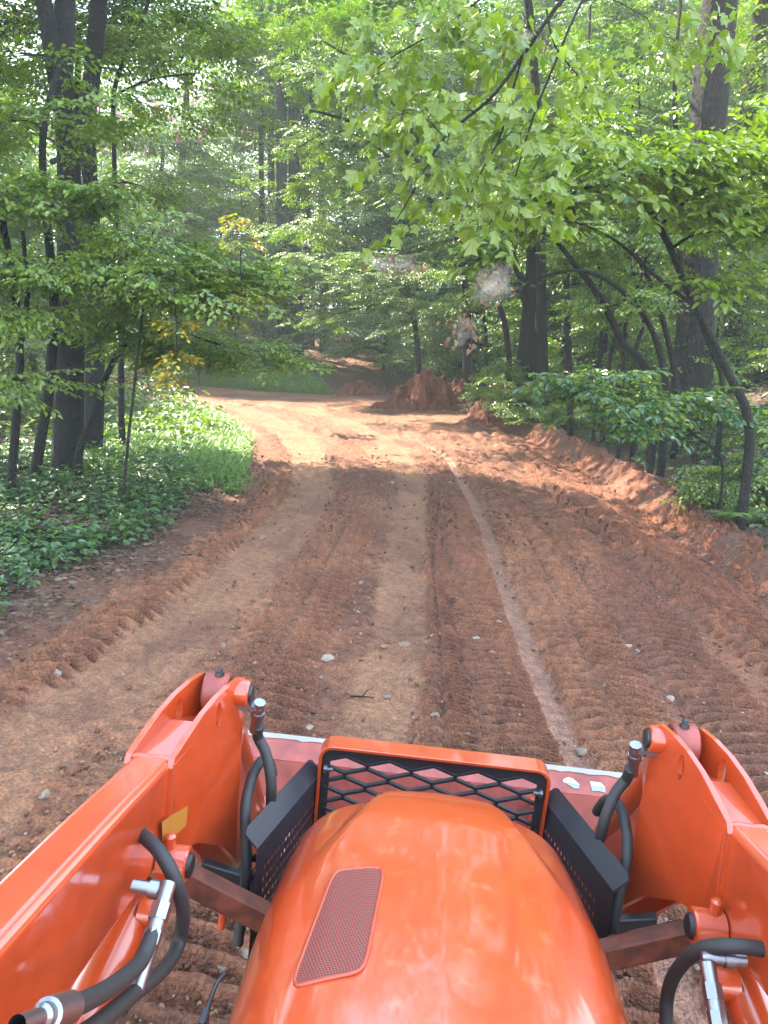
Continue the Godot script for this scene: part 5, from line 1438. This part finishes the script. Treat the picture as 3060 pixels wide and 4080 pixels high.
# ---------------------------------------------------------------- the scene
func _ready() -> void:
	var cam := Camera3D.new()
	cam.name = "camera"
	cam.position = Vector3(0, 2.15, 0)
	cam.rotation_degrees = Vector3(-12.8, 0, 0)
	cam.fov = 66.0
	cam.near = 0.05
	cam.far = 400.0
	add_child(cam)
	cam.current = true
	var env := Environment.new()
	env.background_mode = Environment.BG_SKY
	var sky := ProceduralSkyMaterial.new()
	sky.sky_top_color = Color(0.74, 0.85, 1.0)
	sky.sky_horizon_color = Color(1.0, 1.0, 0.98)
	sky.sky_curve = 0.25
	sky.ground_horizon_color = Color(0.4, 0.38, 0.32)
	sky.ground_bottom_color = Color(0.2, 0.17, 0.14)
	sky.sky_energy_multiplier = 1.0
	env.sky = Sky.new()
	env.sky.sky_material = sky
	env.tonemap_mode = Environment.TONE_MAPPER_LINEAR
	env.tonemap_exposure = 6.6
	env.fog_enabled = true
	env.fog_density = 0.002
	env.fog_light_color = Color(0.96, 1.0, 0.95)
	env.sdfgi_enabled = true
	env.ssao_enabled = true
	env.ssil_enabled = true
	var we := WorldEnvironment.new()
	we.name = "daylight"
	we.environment = env
	add_child(we)
	var sun := DirectionalLight3D.new()
	sun.name = "sun"
	sun.light_energy = 1.6
	sun.light_angular_distance = 0.5
	sun.light_color = Color(1.0, 0.95, 0.86)
	sun.shadow_enabled = true
	add_child(sun)
	var az := deg_to_rad(48.0)
	var el := deg_to_rad(50.0)
	sun.look_at_from_position(Vector3(-sin(az) * cos(el), sin(el), -cos(az) * cos(el)) * 50.0, Vector3.ZERO)

	noise_a.seed = 11
	noise_a.frequency = 0.1
	noise_a.fractal_octaves = 3
	noise_b.seed = 12
	noise_b.frequency = 0.11
	noise_b.fractal_octaves = 2
	noise_c.seed = 13
	noise_c.noise_type = FastNoiseLite.TYPE_CELLULAR
	noise_c.frequency = 0.16
	noise_c.fractal_octaves = 1
	make_materials()
	make_vent_material()
	make_ground()
	make_road()
	make_sprays()
	print("ground ", Time.get_ticks_msec())

	# heaps of soil dug out at the far right of the bend
	make_heap("soil_heap", "large heap of red soil at the far right of the bend", Vector3(1.5, 0, -23.6), Vector3(2.2, 0.95, 1.1), 0.3, 3)
	make_heap("soil_heap", "darker low heap of red soil nearest the thicket on the right", Vector3(3.0, 0, -20.3), Vector3(1.5, 0.75, 0.9), 0.75, 4)
	make_heap("soil_heap", "small crumbly heap of soil left of the large heap", Vector3(-0.8, 0, -28.0), Vector3(1.3, 0.5, 0.7), 0.1, 5)
	make_heap("soil_heap", "low ridge of churned soil beside the side path", Vector3(-3.4, 0, -31.5), Vector3(1.2, 0.45, 0.6), 0.0, 6)

	make_tractor()
	make_stones()
	print("tractor ", Time.get_ticks_msec())

	# trees and shrubs that can be told apart
	var seed_ := 300
	for t in TREES:
		seed_ += 1
		var o := tree(t[0], t[1], t[2], t[3], t[4], t[5], t[6], t[7], t[8], seed_)
		if t[0] == "pale_flowering_tree":
			var r := RandomNumberGenerator.new()
			r.seed = 8
			var places := []
			for k in 46:
				var s := r.randf_range(1.2, 2.2)
				var p := Vector3(-8.9 + r.randfn(0, 1.5), 9.8 + r.randfn(0, 0.7), -31 + r.randfn(0, 0.6)) - o.position
				places.append(Transform3D(Basis.from_euler(Vector3(r.randf(), r.randf() * 6.0, r.randf())).scaled(Vector3(s, s, s)), p))
			copies("blossom", SPRAYS["blossom"], places, o).set_meta("kind", "stuff")
	print("trees ", Time.get_ticks_msec())
	make_woods()
	make_undergrowth()
	print("done ", Time.get_ticks_msec())

func make_vent_material() -> void:
	var im := Image.create(264, 660, false, Image.FORMAT_RGB8)
	var metal := lin(0.3, 0.06, 0.04)
	var hole := lin(0.035, 0.012, 0.01)
	for y in 660:
		for x in 264:
			var row := y / 12
			var xx := fposmod(x + (6.0 if row % 2 else 0.0), 12.0) - 6.0
			var yy := fposmod(y, 12.0) - 6.0
			im.set_pixel(x, y, hole if xx * xx + yy * yy < 19.0 else metal)
	var m := plain("vent_mesh", Color.WHITE, 0.55)
	m.albedo_texture = ImageTexture.create_from_image(im)
	plain("vent_edge", lin(0.4, 0.06, 0.03), 0.4)

# the gap over the bend through which the sun reaches the road and the verge
func in_sun_gap(x: float, d: float, tall: float) -> bool:
	var h := 1.5
	while h < tall + 1.0:
		var gx := x + 0.623 * h
		var gd := d - 0.561 * h
		if gx > -5.4 and gx < 2.6 and gd > 10.0 and gd < 27.0: return true
		h += 0.5
	return false

func make_woods() -> void:
	var r := RandomNumberGenerator.new()
	r.seed = 77
	# tall trees that shade the road from outside the picture
	for q in [[-8.5, 6, 17], [-8.5, 12.5, 18], [-7.8, 1, 17], [-10.5, 9, 18], [-12.5, 14, 19]]:
		chance_tree("shade_tree", "tall tree standing outside the view whose crown shades the road", "tree", "tall shade trees beside the tractor", "canopy", q[0], q[1], q[2], 7.5, 3.6, 0.22, 8, 26, int(500 + q[0] * 7 + q[1] * 13))
	# wood behind the left verge
	var k := 0
	while k < 36:
		var d := r.randf_range(13, 34)
		var x := r.randf_range(-0.62 * d, -0.2 * d - 2.5)
		if x > along(ROAD_LEFT, d) - 2.2 or d > 30.0: continue
		var tall := r.randf_range(7, 15)
		if in_sun_gap(x, d, tall): continue
		k += 1
		chance_tree("left_wood_tree", "slim leafy tree in the sunlit wood behind the left verge", "tree", "trees behind the left verge", ["small", "beech", "small"][k % 3], x, d, tall, r.randf_range(1.2, 3), r.randf_range(1.4, 2.3), r.randf_range(0.05, 0.12), 9, 22, 600 + k, 1.1)
	# wood on the right bank
	k = 0
	while k < 30:
		var d := r.randf_range(13, 36)
		var x := r.randf_range(4.5, 0.62 * d + 1.0)
		if x < along(ROAD_RIGHT, d) + 3.0: continue
		k += 1
		chance_tree("right_wood_tree", "slim shaded tree in the wood on the right bank", "tree", "trees on the right bank", ["ovate", "small", "small"][k % 3], x, d, r.randf_range(7, 13), r.randf_range(1.6, 3.5), r.randf_range(1.4, 2.2), r.randf_range(0.05, 0.13), 9, 22, 700 + k, 1.1)
	# wood beyond the bend
	k = 0
	while k < 40:
		var d := r.randf_range(31, 50)
		var x := r.randf_range(-0.6 * d, 0.5 * d)
		if absf(x + 3.0) < 1.6 and d < 42: continue
		if x < -3.0 and x > -34.0 and d < 47.0: continue
		k += 1
		chance_tree("far_wood_tree", "tall leafy tree in the hazy wood beyond the bend", "tree", "trees beyond the bend", "canopy", x, d, r.randf_range(13, 20), r.randf_range(0.8, 3), r.randf_range(2.4, 3.6), r.randf_range(0.1, 0.22), 12, 32, 800 + k, 0.85)
	# understory beyond the bend
	k = 0
	while k < 34:
		var d := r.randf_range(30, 44)
		var x := r.randf_range(-0.55 * d, 0.5 * d)
		if (x > -0.175 * d and x < -0.055 * d) or absf(x + 2.6) < 2.0 or (x < along(ROAD_RIGHT, d) + 1.5 and d < 34): continue
		k += 1
		chance_tree("far_understory_tree", "small leafy tree at the edge of the wood beyond the bend", "tree", "small trees beyond the bend", "small", x, d, r.randf_range(5, 10), 0.6, r.randf_range(1.8, 2.6), r.randf_range(0.05, 0.1), 9, 30, 860 + k, 1.25)
	# low bushes at the edges
	for q in [[-9, 20, 0], [-11, 24, 0], [-8.3, 28, 0], [-13, 30, 0], [-10, 35, 0], [5.5, 20, 1], [4.2, 22.5, 1], [6.5, 24, 1], [3, 26, 1], [5, 29, 1], [1.2, 30, 1], [8, 20, 1], [9.5, 25, 1], [2, 34, 1], [7, 17, 1], [-8.8, 15.5, 0], [-7.5, 18, 0], [-11.5, 17.5, 0]]:
		chance_tree("bush", ["leafy bush in the wood behind the left verge", "leafy bush in the wood on the right bank"][q[2]], "bush", ["bushes behind the left verge", "bushes on the right bank"][q[2]], "small", q[0], q[1], r.randf_range(2.0, 3.4), 0.3, 1.2, 0.03, 5, 22, int(900 + q[1] * 3 + q[0]), 0.9)
	# shrubs on the right bank
	k = 0
	while k < 16:
		var d := r.randf_range(8.5, 17)
		var x: float = along(ROAD_RIGHT, d) + r.randf_range(1.0, 5.5)
		k += 1
		chance_tree("bank_bush", "low leafy bush on the slope of the right bank", "bush", "low bushes on the bank", ["ovate", "beech"][k % 2], x, d, r.randf_range(0.6, 1.5), 0.15, 0.6, 0.018, 4, 12, 960 + k, 0.85)
	# the deep wood that reads as one mass
	var places := []
	for i in 13000:
		var d := r.randf_range(48, 76)
		var x := r.randf_range(-0.75 * d, 0.75 * d)
		var y := 26.0 * pow(r.randf(), 1.2)
		if y > 19 and r.randf() < 0.4: continue
		if x < -2.0 and y > 13.0 and (d < 56.0 or y > 21.0 or r.randf() < 0.35): continue
		places.append(turned_spray(r, Vector3(x, land(x, -d) + y, -d), Vector3(r.randf() - 0.5, 0, 1), r.randf_range(1.0, 2.0)))
	tag(copies("woodland", SPRAYS["canopy1"], places, self), "deep hazy woodland closing the view behind all the trees", "woodland", "", "stuff")

func make_undergrowth() -> void:
	var left := func(x: float, d: float) -> float:
		var e := along(ROAD_LEFT, d) - x
		return 0.0 if e < 0.35 else ss(0.3, 0.9, e) * clampf(0.5 + 1.6 * noise_a.get_noise_2d(x * 8.0, d * 8.0), 0.1, 1.0)
	var right := func(x: float, d: float) -> float:
		var e := x - along(ROAD_RIGHT, d)
		return 0.0 if e < 0.45 else ss(0.3, 1.1, e) * clampf(0.5 + 1.8 * noise_a.get_noise_2d(x * 8.0, d * 8.0), 0.04, 1.0)
	var green := [["leaf_mid", 0.4], ["leaf_bluish", 0.4], ["leaf_dark", 0.2]]
	scatter("ground_cover", "dark leafy ground cover on the shaded left verge", "ground cover", herb(401, 7, 0.26, 0.085, green), 1500, -9, -1.8, 3.0, 12.5, 0.6, 1.3, 41, left)
	scatter("creeper", "low creeping plants among the ground cover on the left", "ground cover", herb(402, 9, 0.16, 0.06, green), 1800, -8, -1.6, 3.0, 13.0, 0.7, 1.4, 42, left)
	scatter("bank_cover", "leafy ground cover on the right bank", "ground cover", herb(403, 7, 0.28, 0.08, green), 2400, 3.5, 13, 3.0, 22.0, 0.6, 1.4, 43, right)
	scatter("wood_cover", "green plants on the floor of the left wood", "ground cover", herb(404, 8, 0.4, 0.1, [["leaf_mid", 0.5], ["leaf_fresh", 0.3], ["leaf_yellowish", 0.2]]), 1500, -26, -3, 12.0, 36.0, 0.8, 1.8, 44, left)
	scatter("far_cover", "green plants on the floor of the wood beyond the bend", "ground cover", herb(405, 8, 0.4, 0.1, green), 1500, -20, 24, 26.0, 50.0, 0.8, 1.8, 45, func(x, d): return 1.0 if absf(x - lerpf(-0.6, -3.6, ss(26, 48, d))) > 1.7 and (x > along(ROAD_RIGHT, d) + 0.5 or x < along(ROAD_LEFT, d) - 0.5) else 0.0)
	scatter("verge_grass", "bright green grass and clover on the sunlit left verge", "grass", tuft(411), 5200, -6.5, -1.5, 9.8, 21.0, 0.7, 1.5, 46, func(x, d):
		var e: float = along(ROAD_LEFT, d) - x
		return ss(0.05, 0.3, e) * (1.0 - ss(1.6, 3.2, e + 0.8 * noise_a.get_noise_2d(x * 7.0, d * 7.0))) * ss(9.5, 12.0, d))
	scatter("bend_grass", "tall green grass on the far side of the bend", "grass", tuft(412), 3000, -9, 0.2, 25.5, 34.0, 1.2, 2.6, 47, func(x, d):
		var e: float = x - along(ROAD_RIGHT, d)
		return ss(0.1, 0.5, e) * (1.0 if x < lerpf(-1.9, -3.2, ss(26, 34, d)) else 0.0))
	scatter("leaf_litter", "brown dead leaves covering the ground on both banks", "leaf litter", litter(421), 2400, -8, -1.5, 3.0, 14.0, 0.7, 1.2, 48, func(x, d): return ss(0.1, 0.4, along(ROAD_LEFT, d) - x))
	scatter("bank_litter", "brown dead leaves covering the right bank", "leaf litter", litter(422), 2200, 3.2, 12, 3.0, 20.0, 0.7, 1.2, 49, func(x, d): return ss(0.35, 0.8, x - along(ROAD_RIGHT, d)))
	fern(Vector3(4.05, 0, -8.9), "green fern arching at the foot of the right bank", 431, 0.5)
	fern(Vector3(4.4, 0, -9.3), "second fern at the right edge of the view", 432, 0.45)
	fern(Vector3(4.0, 0, -10.0), "small fern under the glossy shrub", 433, 0.36)
	var bank := herb(440, 10, 0.42, 0.1, [["leaf_bluish", 0.6], ["leaf_mid", 0.4]])
	for q in [[4.05, 10.5, 1.1, "leafy herb with blue-green leaves above the berm"], [4.5, 10.9, 1.3, "leafy herb beside the crooked twig on the right bank"], [4.1, 12.0, 1.1, "leafy herb at the top of the berm below the bush"], [-3.1, 4.9, 1.1, "broad-leaved herb at the left edge of the view near the tractor"], [-3.0, 5.9, 1.0, "broad-leaved herb standing tall in the left ground cover"], [-3.9, 7.2, 1.3, "large pale-leaved herb in the middle of the left ground cover"]]:
		var o := top_mesh("leafy_herb", bank, null)
		o.position = at_land(q[0], q[1])
		o.rotation.y = q[1]
		o.scale = Vector3.ONE * q[2]
		tag(o, q[3], "plant")
	web_nest("pale web with brown leaves hanging left of the bowed branch", Vector3(0.15, 3.05, -11.0), Vector3(0.5, 0.16, 0.25), 26, 6, 451)
	web_nest("white gauzy web above the bare twigs of the bowed branch", Vector3(1.43, 2.82, -11.0), Vector3(0.34, 0.34, 0.25), 18, 9, 452)
	web_nest("string of brown leaves hanging at the end of the bowed branch", Vector3(1.07, 2.2, -11.0), Vector3(0.24, 0.3, 0.14), 34, 3, 453)
	web_nest("small web with curled brown leaves high among the lobed leaves", Vector3(1.05, 4.42, -7), Vector3(0.22, 0.12, 0.15), 12, 5, 454)
	fallen_branch("pale dead branch leaning on the right bank behind the shrub", [at_land(6.2, 10.2, 0.02), at_land(6.0, 10.0, 0.5), at_land(5.75, 9.8, 0.9)], 0.03, "grey")
	fallen_branch("long fallen log lying across the wood floor behind the pine", [at_land(6.4, 15.2, 0.1), at_land(8.0, 15.4, 0.12), at_land(10.5, 15.2, 0.12)], 0.1, "grey")
	fallen_branch("crooked grey stick standing out of the bank beside the ferns", [at_land(4.9, 9.9, 0.0), at_land(4.8, 9.9, 0.4), at_land(4.5, 10.0, 0.6), at_land(4.35, 10.0, 0.5)], 0.016, "grey")
	fallen_branch("reddish bare twig stuck in the bank above the berm", [at_land(3.85, 10.4, 0.0), at_land(4.05, 10.4, 0.3), at_land(4.3, 10.4, 0.75)], 0.018, "brown")
	fallen_branch("short dark stick lying on the clay in front of the bucket", [at_land(-0.2, 4.35, 0.02), at_land(-0.13, 4.34, 0.03), at_land(-0.06, 4.36, 0.02)], 0.008, "dark")
